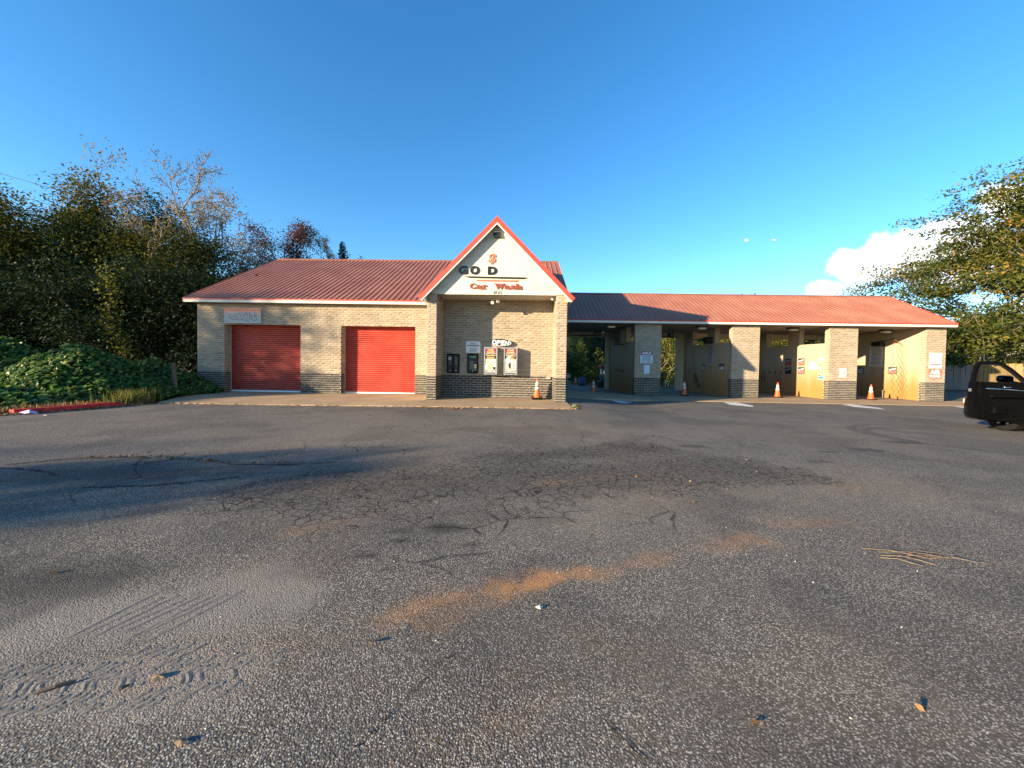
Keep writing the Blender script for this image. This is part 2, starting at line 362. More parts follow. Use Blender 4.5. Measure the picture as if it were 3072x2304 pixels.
_tc = {}
def text_geo(s, bold=0., shear=0., space=1.0):
    k = (s, bold, shear, space)
    if k in _tc: return _tc[k]
    cu = bpy.data.curves.new('t', 'FONT'); cu.body = s; cu.size = 1; cu.offset = bold; cu.shear = shear; cu.space_character = space; cu.resolution_u = 3
    cu.align_x = 'LEFT'; o = bpy.data.objects.new('t', cu); COL.objects.link(o)
    bpy.context.view_layer.update(); me = bpy.data.meshes.new_from_object(o.evaluated_get(bpy.context.evaluated_depsgraph_get()))
    V = np.array([v.co[:2] for v in me.vertices]); F = [tuple(p.vertices) for p in me.polygons]
    bpy.data.objects.remove(o); bpy.data.curves.remove(cu); bpy.data.meshes.remove(me)
    lo, hi = V.min(0), V.max(0); V = (V - lo) / (hi - lo); _tc[k] = (V, F, (hi - lo)); return _tc[k]
def lettering(name, s, parent, mat, x0, x1, z0, z1, plane, face='front', depth=0, bold=.02, shear=0., space=1.0, b=None):
    """flat (or raised) lettering filling the rectangle; face front: plane is y, x0..x1 along x. face left: plane is x, x0..x1 along y (x0 > x1)"""
    V, F, _ = text_geo(s, bold, shear, space); bb = b or B(); P = []
    for d in ([0] if depth == 0 else [-depth, 0]):
        for (u, v) in V:
            h = x0 + (x1 - x0) * u; zz = z0 + (z1 - z0) * v
            P.append((h, plane + d, zz) if face == 'front' else (plane + d, h, zz))
    n = len(V); FF = list(F)
    if depth:
        FF = list(F); ed = {}
        for f in F:
            for i in range(len(f)):
                e = (f[i], f[(i + 1) % len(f)]); ed[e] = 1
        for (a, c) in list(ed):
            if (c, a) not in ed: FF.append((c, a, a + n, c + n))
    bb.add(P, FF)
    return bb if b is not None else mesh(name, bb, mat, parent)
def textlines(parent, mat, x0, x1, zt, zb, n, plane, face='front', seed=0, fill=.5, jag=.35):
    """rows of print too small to read: short dashes of word length"""
    rg = random.Random(seed); b = B(); dz = (zt - zb) / n; L = abs(x1 - x0); sg = 1 if x1 > x0 else -1
    for i in range(n):
        z1 = zt - i * dz - dz * (1 - fill) / 2; z0 = z1 - dz * fill; a = rg.random() * jag * .5 * L; e = L - rg.random() * jag * .5 * L; p = a
        while p < e - .02 * L:
            w = min(rg.uniform(.05, .16) * L, e - p); h0, h1 = x0 + sg * p, x0 + sg * (p + w)
            if face == 'front': b.add([(h0, plane, z0), (h1, plane, z0), (h1, plane, z1), (h0, plane, z1)], [(0, 1, 2, 3)])
            else: b.add([(plane, h0, z0), (plane, h1, z0), (plane, h1, z1), (plane, h0, z1)], [(0, 1, 2, 3)])
            p += w + .025 * L
    return mesh('lettering', b, mat, parent)

# ------------------------------------------------------------------ ground
def sm(t): t = np.clip(t, 0, 1); return t * t * (3 - 2 * t)
def gz(x, y):
    return -.30 * sm((np.asarray(x, float) - 1.6) / 4.5) * sm((np.asarray(y, float) - 5) / 13.) - .10 * sm((np.asarray(y, float) - 22) / 7.) * sm((np.asarray(x, float) - 1.6) / 4.5) \
        + .32 * sm((np.asarray(x, float) - 25) / 4) * sm((np.asarray(y, float) - 22) / 6) - .75 * sm((np.asarray(y, float) - 30.5) / 11.) * sm((np.asarray(x, float) + 14) / 10) * sm((34 - np.asarray(x, float)) / 8) - .05 * sm((-np.asarray(x, float) - 3.5) / 5.) * sm((np.asarray(y, float) - 9) / 7.)
def grid(xs, ys, off=0., warp=None):
    X, Y = np.meshgrid(xs, ys); 
    if warp: X = warp(X, Y)
    Z = gz(X, Y) + off; V = np.stack([X, Y, Z], -1).reshape(-1, 3); nx, ny = len(xs), len(ys)
    i = np.arange(nx * ny).reshape(ny, nx); F = np.stack([i[:-1, :-1], i[:-1, 1:], i[1:, 1:], i[1:, :-1]], -1).reshape(-1, 4); return V, F
xs = np.concatenate([[-900, -400, -200, -100, -60], np.arange(-45, 60, 1.5), [80, 120, 200, 400, 900]]); ys = np.concatenate([[-300, -120, -60], np.arange(-40, 50, 1.5), [60, 80, 120, 200, 400, 900, 1600]])
V, F = grid(xs, ys, -.03); g = np_mesh('ground', V, F, 'soil', smooth=True); tag(g, 'dark leaf-strewn soil around the car wash lot', None, None, 'structure')

# masks for wear, stains and painted sun warmth, laid out in metres on the lot
def vnoise(x, y, seed=0):
    xi, yi = np.floor(x).astype(np.int64), np.floor(y).astype(np.int64); fx, fy = x - xi, y - yi; fx, fy = fx * fx * (3 - 2 * fx), fy * fy * (3 - 2 * fy)
    def hsh(a, b): v = np.sin(a * 127.1 + b * 311.7 + seed * 74.7) * 43758.5453; return v - np.floor(v)
    return (hsh(xi, yi) * (1 - fx) + hsh(xi + 1, yi) * fx) * (1 - fy) + (hsh(xi, yi + 1) * (1 - fx) + hsh(xi + 1, yi + 1) * fx) * fy
def fbm(x, y, s, o=4, seed=0):
    v = 0; a = .5; tot = 0
    for i in range(o): v = v + a * vnoise(x * s * 2 ** i, y * s * 2 ** i, seed + i); tot += a; a *= .55
    return v / tot
LB = [(-60, -44), (-25, -27), (0, -17.6), (5, -15.6), (9.9, -13.72), (11.8, -13.1), (12.8, -12.75), (13.5, -12.7), (60, -12.7)]
gx_ = np.concatenate([np.linspace(-44, -8.3, 45), np.arange(-8.2, 8.2, .065), np.linspace(8.3, 16, 45), np.linspace(16.6, 60, 40)])
gy_ = [-60, -40, -25, -15, -8, -4, -1, .3]
while gy_[-1] < 36: gy_.append(gy_[-1] + max(.045, .0155 * gy_[-1] if gy_[-1] > 1 else .12))
def lw(X, Y):
    xl = np.interp(Y, [a for a, _ in LB], [b for _, b in LB]); return np.where(X < -8.3, xl + (X + 44) / 35.7 * (-8.3 - xl), X)
V, F = grid(gx_, np.array(gy_), 0., lw); lx, ly = V[:, 0], V[:, 1]
nz1 = fbm(lx, ly, 1.6, 4, 3) - .5; nz2 = fbm(lx, ly, 5.5, 3, 9) - .5
def seg(a, b, w, soft, wob=.5):
    a, b = np.array(a), np.array(b); d = b - a; tt = np.clip(((lx - a[0]) * d[0] + (ly - a[1]) * d[1]) / (d @ d), 0, 1)
    q = np.hypot(lx - a[0] - tt * d[0], ly - a[1] - tt * d[1]) + nz1 * wob * 1.6 + nz2 * wob * .7; return 1 - sm((q - w + soft * .5) / (soft * 1.2))
def mx(*a): return np.maximum.reduce(a)
crz = mx(seg((-3.0, 4.5), (3.4, 6.0), .75, 1.1, .9), seg((-.5, 6.3), (2.4, 7.1), .45, .9, .9))
strk = .55 + .9 * (fbm(lx * .86 + ly * .5, (ly * .86 - lx * .5) * 5, 1.4, 4, 55) - .4)
clay = mx(1.5 * seg((-.08, 2.66), (.50, 2.95), .12, .28, .30), 1.2 * seg((.2, 2.9), (.7, 3.2), .06, .22, .25), .80 * seg((-.8, 2.35), (2.2, 3.55), .10, .32, .28), .6 * seg((1.2, 3.15), (2.2, 3.5), .02, .15, .2), .45 * seg((-1.25, 2.1), (-.3, 2.45), .05, .25, .3), .40 * seg((-1.9, 1.85), (-1.0, 2.2), .12, .4, .5), .35 * seg((-.5, 1.4), (.2, 1.9), .05, .3, .4))
clay = np.maximum(clay, .50 * mx(seg((-2.1, 3.42), (-1.0, 4.35), .06, .30, .30), seg((2.6, 3.92), (3.7, 4.05), .07, .28, .3), seg((3.9, 4.05), (5.4, 4.12), .02, .2, .25), seg((.4, 5.05), (1.6, 5.5), .04, .25, .3), seg((2.2, 5.4), (3.2, 5.9), .03, .22, .3), seg((3.4, 5.0), (4.6, 5.2), .02, .3, .4)))
clay = np.clip(clay * np.clip(strk, .35, 1.15), 0, 1)
clay = np.maximum(clay, .14 * sm((fbm(lx, ly, .55, 4, 21) - .50) / .14) * sm((14 - ly) / 6))
dust = mx(seg((-3.0, 2.2), (-1.6, 2.5), .30, .5, .5), .9 * seg((-3.0, 1.58), (-1.55, 1.85), .22, .3, .25), .6 * seg((-4.6, 3.6), (-2.2, 3.75), .16, .45, .5), .5 * seg((3.6, 2.4), (4.4, 2.7), .1, .4, .5), .4 * seg((-7.5, 7), (-4, 8.5), .2, .8, .8))
dkm = mx(.9 * seg((-4.4, 2.5), (-3.0, 2.7), .25, .5, .5), .75 * seg((-6.8, 4.9), (-4.0, 5.15), .25, .6, .6), .55 * crz, .35 * sm((fbm(lx, ly, .9, 4, 40) - .50) / .14))
for (x, y, r) in ((-1.29, 3.05, .09), (-1.17, 3.5, .10), (-.73, 3.6, .13), (-1.02, 2.86, .07), (-.42, 3.3, .06), (1.6, 4.3, .08), (3.5, 7.6, .2), (5.2, 6.6, .14), (7.0, 7.7, .22), (8.8, 8.6, .25), (-1.05, 3.33, .06), (.9, 6.1, .09), (6.1, 7.4, .12)):
    dkm = np.maximum(dkm, .85 * seg((x - r, y), (x + r, y + .02), r * .40, r * .6, r * 1.5))
for (cx, cy, rr_, a0, a1) in ((11.2, 9.2, 2.1, 1.2, 4.2), (11.6, 9.4, 2.6, 1.5, 4.0)):
    an = np.mod(np.arctan2(ly - cy, lx - cx), 2 * np.pi); dkm = np.maximum(dkm, .6 * (1 - sm((np.abs(np.hypot(lx - cx, ly - cy) - rr_) - .05) / .12)) * (an > a0) * (an < a1))
spill = mx(seg((-3.5, 5.1), (-3.2, 5.22), .05, .1, .1), seg((-.15, 4.55), (.05, 4.62), .02, .06, .08))
dust = np.maximum(dust, .9 * spill)

t = NT('old_asphalt'); P = t.P
n_l = t.noise(.35, 3, .6); n_m = t.noise(1.7, 4, .62); n_s = t.noise(11, 3, .7)
stone = t.vor(112); sv = t.n('ShaderNodeSeparateColor'); t.put(sv.inputs[0], stone.outputs['Color'])
shade = t.ramp(sv.outputs[0], [(0, (.026, .025, .023)), (.30, (.085, .077, .067)), (.58, (.245, .215, .178)), (.80, (.54, .475, .385)), (1, (.80, .73, .60))])
edge = t.ss(stone.outputs['Distance'], .32, .66); col = t.mix(edge, shade, (.026, .025, .025))
warm_light = t.math('MULTIPLY', t.attr('silt'), t.ss(n_s, .25, .65, .35, 1.)); col = t.mix(t.math('MULTIPLY', warm_light, .50), col, (.33, .255, .165))  # golden sunlight on the asphalt painted in as tan patches
big = t.mix(t.ss(n_l, .32, .68), (.178, .152, .124), (.275, .232, .184)); col = t.mix(.30, col, big)
col = t.mix(t.math('MULTIPLY', t.ss(n_m, .42, .70), .30), col, (.112, .100, .090))
def am(name, lo=.25, hi=.62, k=.55):
    a = t.attr(name); return t.math('MULTIPLY', a, t.ss(t.math('ADD', t.math('MULTIPLY', n_s, k), t.math('MULTIPLY', a, .45)), lo, hi))
col = t.mix(t.math('MULTIPLY', am('dust', .2, .75), .62), col, (.27, .235, .195))
col = t.mix(t.math('MULTIPLY', am('dark', .15, .5), .78), col, (.036, .034, .034))
col = t.mix(t.math('MULTIPLY', am('clay', .22, .85, .75), t.math('MULTIPLY_ADD', sv.outputs[1], .65, .42), clamp=True), col, (.47, .225, .085))
wv = t.vm('ADD', P, t.vm('SCALE', t.vm('SUBTRACT', t.noisec(3.2, 3), (.5, .5, .5)), None, .17)); wv = t.vm('MULTIPLY', wv, (1, 1, 0))
v1 = t.vor(7.6, 'DISTANCE_TO_EDGE', wv).outputs['Distance']; v2 = t.vor(1.25, 'DISTANCE_TO_EDGE', wv).outputs['Distance']
cz = t.attr('crazed'); w1 = t.math('MULTIPLY', t.ss(cz, .10, .6), t.ss(n_m, .28, .55, .45, 1.)); c1 = t.math('MULTIPLY', t.ss(v1, .070, .016), w1)
c2 = t.math('MULTIPLY', t.ss(v2, .016, .004), t.math('MULTIPLY', t.attr('cracked'), t.ss(n_m, .40, .52)))
crack = t.math('MAXIMUM', c1, c2); col = t.mix(t.math('MULTIPLY', crack, .78), col, (.010, .010, .010))
h = t.math('ADD', t.math('MULTIPLY', t.math('SUBTRACT', .8, stone.outputs['Distance']), .55), t.math('MULTIPLY', n_s, .5))
nr = t.bump(h, .62, .008)
M['asphalt'] = t.done(col, .95, 0, nr, .12)
lot = np_mesh('parking_lot', V, F, 'asphalt', smooth=True); tag(lot, 'cracked grey asphalt lot stained with red clay', None, None, 'structure')
ck2 = mx(seg((-5.5, 5.2), (-2, 7), .9, 1.4, .9), seg((0, 7.5), (5, 8.8), .6, 1.4, .9), seg((-1, 3.4), (1.5, 4.2), .3, .9, .7), seg((-3, 9), (3, 11), .4, 1.2, .9))
warm_light = mx(.9 * seg((.5, 4.2), (4.5, 5.2), .8, 1.6, 1.2), .7 * seg((-4, 8.5), (9, 10.5), .8, 2.2, 1.4), .6 * seg((-2.5, 2.2), (1.5, 2.0), .5, 1.0, .9)) * np.clip(.55 + 1.3 * nz1, 0, 1)  # where the warm sunlight is painted on the lot
for nm, a_ in (('silt', warm_light), ('clay', clay), ('dust', dust), ('dark', dkm), ('crazed', crz), ('cracked', ck2)):
    at = lot.data.attributes.new(nm, 'FLOAT', 'POINT'); at.data.foreach_set('value', np.asarray(a_, np.float32))

# concrete aprons: cast in separate slabs with open joints
def slabs(name, label, cuts, ya, yb, mat, zo, th=.12, skew=None):
    root = None
    for i in range(len(cuts) - 1):
        x0, x1 = cuts[i] + .006, cuts[i + 1] - .006; b = B()
        P4 = [(x0, ya(x0)), (x1, ya(x1)), (x1, yb(x1)), (x0, yb(x0))]
        if skew and i == 0: P4[3] = (skew, yb(skew))
        Zt = [float(gz(*p)) + zo for p in P4]
        b.add([(p[0], p[1], z - th) for p, z in zip(P4, Zt)] + [(p[0], p[1], z) for p, z in zip(P4, Zt)], [(3, 2, 1, 0), (4, 5, 6, 7), (0, 1, 5, 4), (1, 2, 6, 5), (2, 3, 7, 6), (3, 0, 4, 7)])
        if root is None: root = mesh(name, b, mat); tag(root, label, None, None, 'structure')
        else: mesh('slab', b, mat, root)
    return root
slabs('concrete_apron', 'stained concrete apron before the roller doors and porch', [-12.75, -9.4, -6.7, -4.2, -3.75, 1.45, 1.86], lambda x: 12.78 + (x + 12.75) * .019, lambda x: 17.9, 'concrete', .035, .2, -15.5)
slabs('bay_apron', 'sunlit concrete strip before the wash bays', [1.87, 7.3, 13, 18.6, 24, 27.5], lambda x: 17.3 + min(2.4, (x - 1.8) * .45) if x < 7.2 else 19.68 , lambda x: 22.45, 'concrete', .02, .2)
slabs('bay_floor', 'dark damp concrete floor inside the wash bays', [1.87, 6.7, 12.3, 17.85, 23.35], lambda x: 22.46, lambda x: 29.2, 'floor', .022, .2)  # floor concrete toned darker than the aprons

# kerb
kb = B(); KP = [(-13.70, 9.75), (-13.42, 10.2), (-13.22, 10.9), (-13.12, 11.6), (-13.10, 12.1)]
for i in range(len(KP) - 1):
    (a, b_), (c, d) = KP[i], KP[i + 1]; zt = .13 if i < len(KP) - 2 else .13; zt2 = .13 if i < len(KP) - 2 else .03
    kb.add([(a, b_, -.05), (c, d, -.05), (c - .17, d, -.05), (a - .17, b_, -.05), (a - .02, b_, zt), (c - .02, d, zt2), (c - .15, d, zt2), (a - .15, b_, zt)], [(0, 1, 5, 4), (4, 5, 6, 7), (2, 3, 7, 6), (3, 0, 4, 7), (1, 2, 6, 5), (0, 3, 2, 1)])
tag(mesh('kerb', kb, 'red_paint'), 'red painted kerb at the edge of the weeds', None, None, 'structure')

# painted arrows on the lot
def marking(poly, label):
    b = B(); n = len(poly); b.add([(x, y, float(gz(x, y)) + .006) for x, y in poly], [tuple(range(n))]); o = mesh('painted_arrow', b, 'mark'); tag(o, label, 'road marking', 'white arrows painted before the bays', None)
marking([(4.55, 19.0), (5.02, 19.15), (5.09, 18.51), (5.40, 18.31), (4.99, 17.58), (4.60, 17.45), (4.50, 18.1)][::-1], 'white painted arrow half in shade before the bay nearest the porch')
marking([(10.46, 19.47), (11.14, 19.48), (11.11, 18.09), (10.80, 17.55), (10.14, 18.26)][::-1], 'white painted arrow before the second bay from the porch')
marking([(16.39, 19.45), (16.99, 19.5), (17.05, 18.1), (16.72, 17.5), (16.1, 18.38)][::-1], 'white painted arrow before the third bay from the porch')
marking([(22.0, 19.5), (22.72, 19.5), (22.7, 18.6), (22.3, 17.7), (21.7, 18.7)][::-1], 'white painted arrow before the end bay, nearest the black car')

# ------------------------------------------------------------------ the car wash building
BLD = thing('car_wash_building', 'tan brick car wash with red metal roofs, gabled porch and four open bays', 'building', (-1, 17, 0))
rng = random.Random(4)
BP, BH = .305, .1016
BRICKS = []                      # (priority, verts, faces, tint, dark, parent key)
def one_brick(O, U, N, ua, ub, za, zb, tint):
    """rock-faced brick: front grid 4x3 with an uneven face, sides back to the mortar"""
    nu, nz = 4, 3; V = []; F = []
    for j in range(nz):
        for i in range(nu):
            e = i in (0, nu - 1) or j in (0, nz - 1); u = ua + (ub - ua) * i / (nu - 1); z = za + (zb - za) * j / (nz - 1)
            n = .007 + rng.uniform(0, .003) if e else .013 + rng.uniform(0, .014)
            if e: u += rng.uniform(-.003, .003); z += rng.uniform(-.003, .003)
            V.append((u, n, z))
    per = [0, 1, 2, 3, 7, 11, 10, 9, 8, 4]
    for j in range(nz - 1):
        for i in range(nu - 1): a = j * nu + i; F.append((a, a + 1, a + 1 + nu, a + nu))
    for k in per: V.append((V[k][0], -.01, V[k][2]))
    for k in range(10): F.append((per[(k + 1) % 10], per[k], 12 + k, 12 + (k + 1) % 10))
    W_ = [(O[0] + U[0] * u + N[0] * n, O[1] + U[1] * u + N[1] * n, O[2] + z) for (u, n, z) in V]
    if U[0] * N[1] - U[1] * N[0] > 0: F = [f[::-1] for f in F]
    return W_, F
def brick_face(O, U, N, u0, u1, z0, z1, dark, holes=(), prio=9, key=None):
    """bricks over the rectangle u0..u1 x z0..z1 of a wall face. U: direction of the courses, N: outward normal"""
    row = 0; z = z0
    while z < z1 - .03:
        zt = min(z + BH - .0135, z1); cut = [(u0, u1)]
        for (a, b, c, d) in holes:
            if z + .05 > c and z + .05 < d: cut = [q for (p, r) in cut for q in ((p, min(r, a)), (max(p, b), r)) if q[1] - q[0] > .03]
        for (p, r) in cut:
            k = math.floor((p - u0) / BP) - 1
            while True:
                a = u0 + k * BP + (BP / 2 if row % 2 else 0); b = a + BP - .0135; k += 1
                if a > r: break
                a2, b2 = max(a, p + .002), min(b, r - .002)
                if b2 - a2 < .03: continue
                V, F = one_brick(O, U, N, a2, b2, z + .0, zt, 0)
                BRICKS.append((prio, V, F, min(1, max(0, rng.gauss(.5, .17))), z + O[2] + .05 < dark, key))
        z += BH; row += 1

X, NX, FY = (1, 0), (-1, 0), (0, -1)
# left wing front wall (mortar backing pieces, butted round the two door openings)
LY, LZ0, LZ1 = 17.36, -.07, 4.24
D1, D2 = (-14.07, -10.40), (-8.49, -4.96); DT = 3.21
b = B()
for (a, c) in ((-15.37, D1[0]), (D1[1], D2[0]), (D2[1], -3.5)): b.box(a, c, LY, LY + .42, LZ0, LZ1)
for (a, c) in (D1, D2): b.box(a, c, LY, LY + .42, DT, LZ1)
lw_ = mesh('wall', b, 'mortar', BLD)
brick_face((0, LY, 0), X, FY, -15.37, -3.83, LZ0, 4.2, .985, [(*D1, -1, DT), (*D2, -1, DT)], 5)
for xj in (D1[0], D2[0]): brick_face((xj, LY, 0), (0, 1), X, 0, .40, LZ0, DT, .985, (), 6)
for xj in (D1[1], D2[1]): brick_face((xj, LY, 0), (0, 1), NX, 0, .40, LZ0, DT, .985, (), 6)
# shell of the main block: side, back and far walls
b = B(); b.box(-15.37, -15.07, LY + .421, 30.2, LZ0, 4.24); b.box(-15.06, 1.8, 29.9, 30.2, LZ0, 4.24); b.box(1.5, 1.8, 16.71, 29.89, -.4, 4.24)
for xx in (-15.37, 1.50): b.prism([(LY, 4.245), (30.2, 4.245), (23.8, 7.75)], 'x', xx, xx + .3)
mesh('wall', b, 'mortar', BLD)
# porch: two brick columns, back wall
CY, BY = 15.0, 16.37
colL = mesh('column', B().box(-3.83, -3.44, CY, 17.35, -.02, 4.36), 'mortar', BLD)
colR = mesh('column', B().box(1.37, 1.797, CY, 17.0, -.02, 4.36), 'mortar', BLD)
pw = mesh('porch_wall', B().box(-3.439, 1.369, BY, BY + .3, -.02, 4.36), 'mortar', BLD)
DK = 1.05
brick_face((-3.83, CY, 0), X, FY, 0, .39, .0, 4.33, DK, (), 1, 'L'); brick_face((1.37, CY, 0), X, FY, 0, .427, .0, 4.33, DK, (), 1, 'R')
brick_face((-3.44, CY, 0), (0, 1), X, 0, 1.47, .0, 4.3, DK, (), 4); brick_face((1.37, CY, 0), (0, 1), NX, 0, 1.47, .0, 4.3, DK, (), 4)
brick_face((-3.43, BY, 0), X, FY, 0, 4.79, .0, 4.3, DK, (), 3, 'W')
# wash bay pillars, partitions
PY = 22.1; PZ = -.30
PILL = [(6.66, 8.18), (12.27, 13.85), (17.82, 19.44), (23.28, 24.39)]
b = B()
for (a, c) in PILL:
    p = mesh('pillar', B().box(a, c, PY, PY + .32, PZ - .1, 3.98), 'mortar', BLD)
    brick_face((a, PY, 0), X, FY, 0, c - a, PZ, 3.96, .79, (), 2 if a < 9 else 5); brick_face((a, PY, 0), (0, 1), NX, 0, .32, PZ, 3.96, .79, (), 6)
WIN = {0: [(22.45, 24.1), (25.05, 27.2)], 1: [(22.45, 24.1), (25.05, 27.2)], 2: [(22.45, 24.5), (25.5, 27.7)], 3: []}
PART = [6.70, 12.31, 17.86, 23.32]
for i, x in enumerate(PART):
    b = B(); th = .30; y0, y1 = PY + .321, 28.6; zs = 2.98
    b.box(x, x + th, y0, y1, -.45, zs); e = y0
    for (a, c) in WIN[i]:
        if a - e > .01: b.box(x, x + th, e, a, zs + .001, 3.95)
        e = max(e, c)
    b.box(x, x + th, e, y1, zs + .001, 3.95)
    mesh('partition', b, 'panel', BLD)
    # vertical cover strips of the plastic panelling
    bb = B(); y = y0 + .25
    while y < y1 - .2: bb.box(x - .006, x, y, y + .035, -.28, zs - .02); y += .61
    mesh('panel_strips', bb, 'panel', BLD)
b = B(); b.box(1.801, 1.84, 17.3, 28.6, -.4, 3.95); mesh('partition', b, 'panel', BLD)
# rear piers and lintel of the bays
b = B()
for (a, c) in ((1.85, 2.6), (6.42, 7.5), (11.77, 13.1), (17.3, 18.7), (22.7, 24.39)): b.box(a, c, 28.61, 28.9, -.5, 3.60)
b.box(1.85, 24.39, 28.61, 28.9, 3.601, 3.95); mesh('rear_wall', b, 'mortar', BLD)
b = B().prism([(PY + .33, 3.98), (29.6, 3.98), (25.8, 6.1)], 'x', 24.1, 24.38).box(24.08, 24.39, PY + .33, 28.6, -.4, 3.97); mesh('wall', b, 'mortar', BLD)
# ceilings of bays and porch in long vinyl strips
def strips(name, x0, x1, y0, y1, z, w, mat, n=None):
    first = None; k = int(round((x1 - x0) / w)); w = (x1 - x0) / k
    par = mesh(name, B().box(x0, x1, y0, y1, z + .012, z + .06), mat, BLD)
    me = None
    for i in range(k):
        if me is None:
            o = mesh('soffit_panel', B().box(.004, w - .004, 0, y1 - y0, 0, .010), mat, par, True); o.location = Vector((x0, y0, z)) - wloc(par); me = o.data
        else:
            o = link(bpy.data.objects.new('soffit_panel', me), par); o.location = Vector((x0 + i * w, y0, z)) - wloc(par)
strips('porch_ceiling', -3.43, 1.36, CY + .02, BY - .03, 4.30, .30, 'soffit')
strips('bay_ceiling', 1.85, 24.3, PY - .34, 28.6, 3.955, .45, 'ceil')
strips('eave_soffit', -15.7, -3.9, 17.02, LY - .03, 4.185, .40, 'soffit')
# flush the bricks: the 300 largest as pieces of their own, the rest joined
BRICKS.sort(key=lambda q: q[0]); par = {'L': colL, 'R': colR, 'W': pw, None: BLD}
rest = {True: B(), False: B()}; cnt = 0
for (pr, V, F, tn_, dk_, key) in BRICKS:
    if cnt < 300 and key is not None:
        cnt += 1; bb = B().add(V, F, tn_); mesh('brick', bb, 'brick_dark' if dk_ else 'brick', par[key], origin=V[0])
    else: rest[dk_].add(V, F, tn_)
tag(mesh('brickwork', rest[False], 'brick', BLD), kind='stuff'); tag(mesh('dark_brickwork', rest[True], 'brick_dark', BLD, ), kind='stuff')

# roofs: deck plus ribbed metal panels
RW = .265
def roof(x0, x1, ye, ze, yr, zr, yb, zb, name='roof'):
    ln = math.hypot(yr - ye, zr - ze); a = math.atan2(zr - ze, yr - ye)
    b = B().prism([(ye + .02, ze - .075), (yr, zr - .075), (yb, zb - .075), (yb, zb - .015), (yr, zr - .015), (ye + .02, ze - .015)], 'x', x0 + .01, x1 - .01)
    par = mesh(name, b, 'roof', BLD); n = int(round((x1 - x0) / RW)); w = (x1 - x0) / n
    pr = [(0, 0), (.010, .030), (.034, .030), (.046, 0), (.118, .0), (.122, .006), (.134, .006), (.138, 0), (w, 0)]
    V = []
    for (sx, q) in enumerate((-.03, ln)):
        for (px, h) in pr: V.append((px, q * math.cos(a) - h * math.sin(a), q * math.sin(a) + h * math.cos(a)))
    k = len(pr); bb = B().add(V, [(i, i + 1, k + i + 1, k + i) for i in range(k - 1)]); me = None
    for i in range(n):
        if me is None: o = mesh('roof_panel', bb, 'roof', par, True); me = o.data
        else: o = link(bpy.data.objects.new('roof_panel', me), par)
        o.location = Vector((x0 + i * w, ye, ze)) - wloc(par)
    rc = B().prism([(yr - .22, zr - .22 * math.tan(a) + .045), (yr, zr + .05), (yr + .22, zr - .22 * math.tan(a) + .045), (yr + .2, zr - .25 * math.tan(a) + .02), (yr, zr + .01), (yr - .2, zr - .25 * math.tan(a) + .02)], 'x', x0 - .01, x1 + .01)
    mesh('ridge_cap', rc, 'roof', par); return par
LE, LR = (17.0, 4.36), (23.8, 7.97)
rl = roof(-15.74, 2.2, *LE, *LR, 30.6, 4.36)
RE, RR = (21.74, 4.15), (25.8, 6.38)
rw = roof(1.82, 24.62, *RE, *RR, 29.9, 4.15)
def fascia(x0, x1, y, zb, zw, zr, par):
    mesh('fascia', B().box(x0, x1, y, y + .03, zb, zw), 'trim', par); mesh('drip_edge', B().prism([(y - .018, zw + .002), (y + .03, zw + .002), (y + .03, zr), (y - .012, zr)], 'x', x0 - .005, x1 + .005), 'redtrim', par)
fascia(-15.72, -4.12, 17.0, 4.175, 4.29, 4.362, rl); fascia(1.9, 24.6, 21.74, 3.965, 4.085, 4.155, rw)
def rake(x, E_, R_, par, s):
    b = B(); 
    for (P, Q) in ((E_, R_), ((2 * R_[0] - E_[0], E_[1]), R_)):
        b.add([(x, P[0], P[1] - .16), (x, Q[0], Q[1] - .16), (x, Q[0], Q[1] - .02), (x, P[0], P[1] - .02), (x + s * .02, P[0], P[1] - .16), (x + s * .02, Q[0], Q[1] - .16), (x + s * .02, Q[0], Q[1] + .03), (x + s * .02, P[0], P[1] + .03)],
              [(0, 1, 2, 3), (7, 6, 5, 4), (0, 4, 5, 1), (2, 6, 7, 3), (1, 5, 6, 2), (3, 7, 4, 0)])
    mesh('rake_trim', b, 'redtrim', par)
rake(-15.74, LE, LR, rl, -1); rake(2.2, LE, LR, rl, 1); rake(24.62, RE, RR, rw, 1)

# porch gable
AX, AZ, EZ, EXL, EXR, GY = -1.03, 7.30, 4.13, -4.12, 2.06, 14.70
gw = mesh('gable_wall', B().prism([(-3.83, 4.365), (-3.70, 4.30), (1.66, 4.30), (1.797, 4.365), (1.797, 4.36), (AX, 7.05), (-3.83, 4.40)][:0] or [(-3.80, 4.345), (-3.43, 4.345), (-3.43, 4.300), (1.36, 4.300), (1.36, 4.345), (1.77, 4.345), (AX, 7.09)], 'y', CY - .012, CY + .16), 'stucco', BLD)
gr = B()
for (ex, sg) in ((EXL, -1), (EXR, 1)):
    nx, nz = (EZ - AZ), (AX - ex)      # slope normal
    l = math.hypot(nx, nz); nx, nz = abs(nx) / l * sg, abs(nz) / l; th = .11
    gr.prism([(ex, EZ), (AX, AZ), (AX, AZ - th / nz), (ex - nx * th, EZ - nz * th)] if sg < 0 else [(AX, AZ), (ex, EZ), (ex - nx * th, EZ - nz * th), (AX, AZ - th / nz)], 'y', GY + .035, 22.6)
pr_ = mesh('porch_roof', gr, 'roof', BLD)
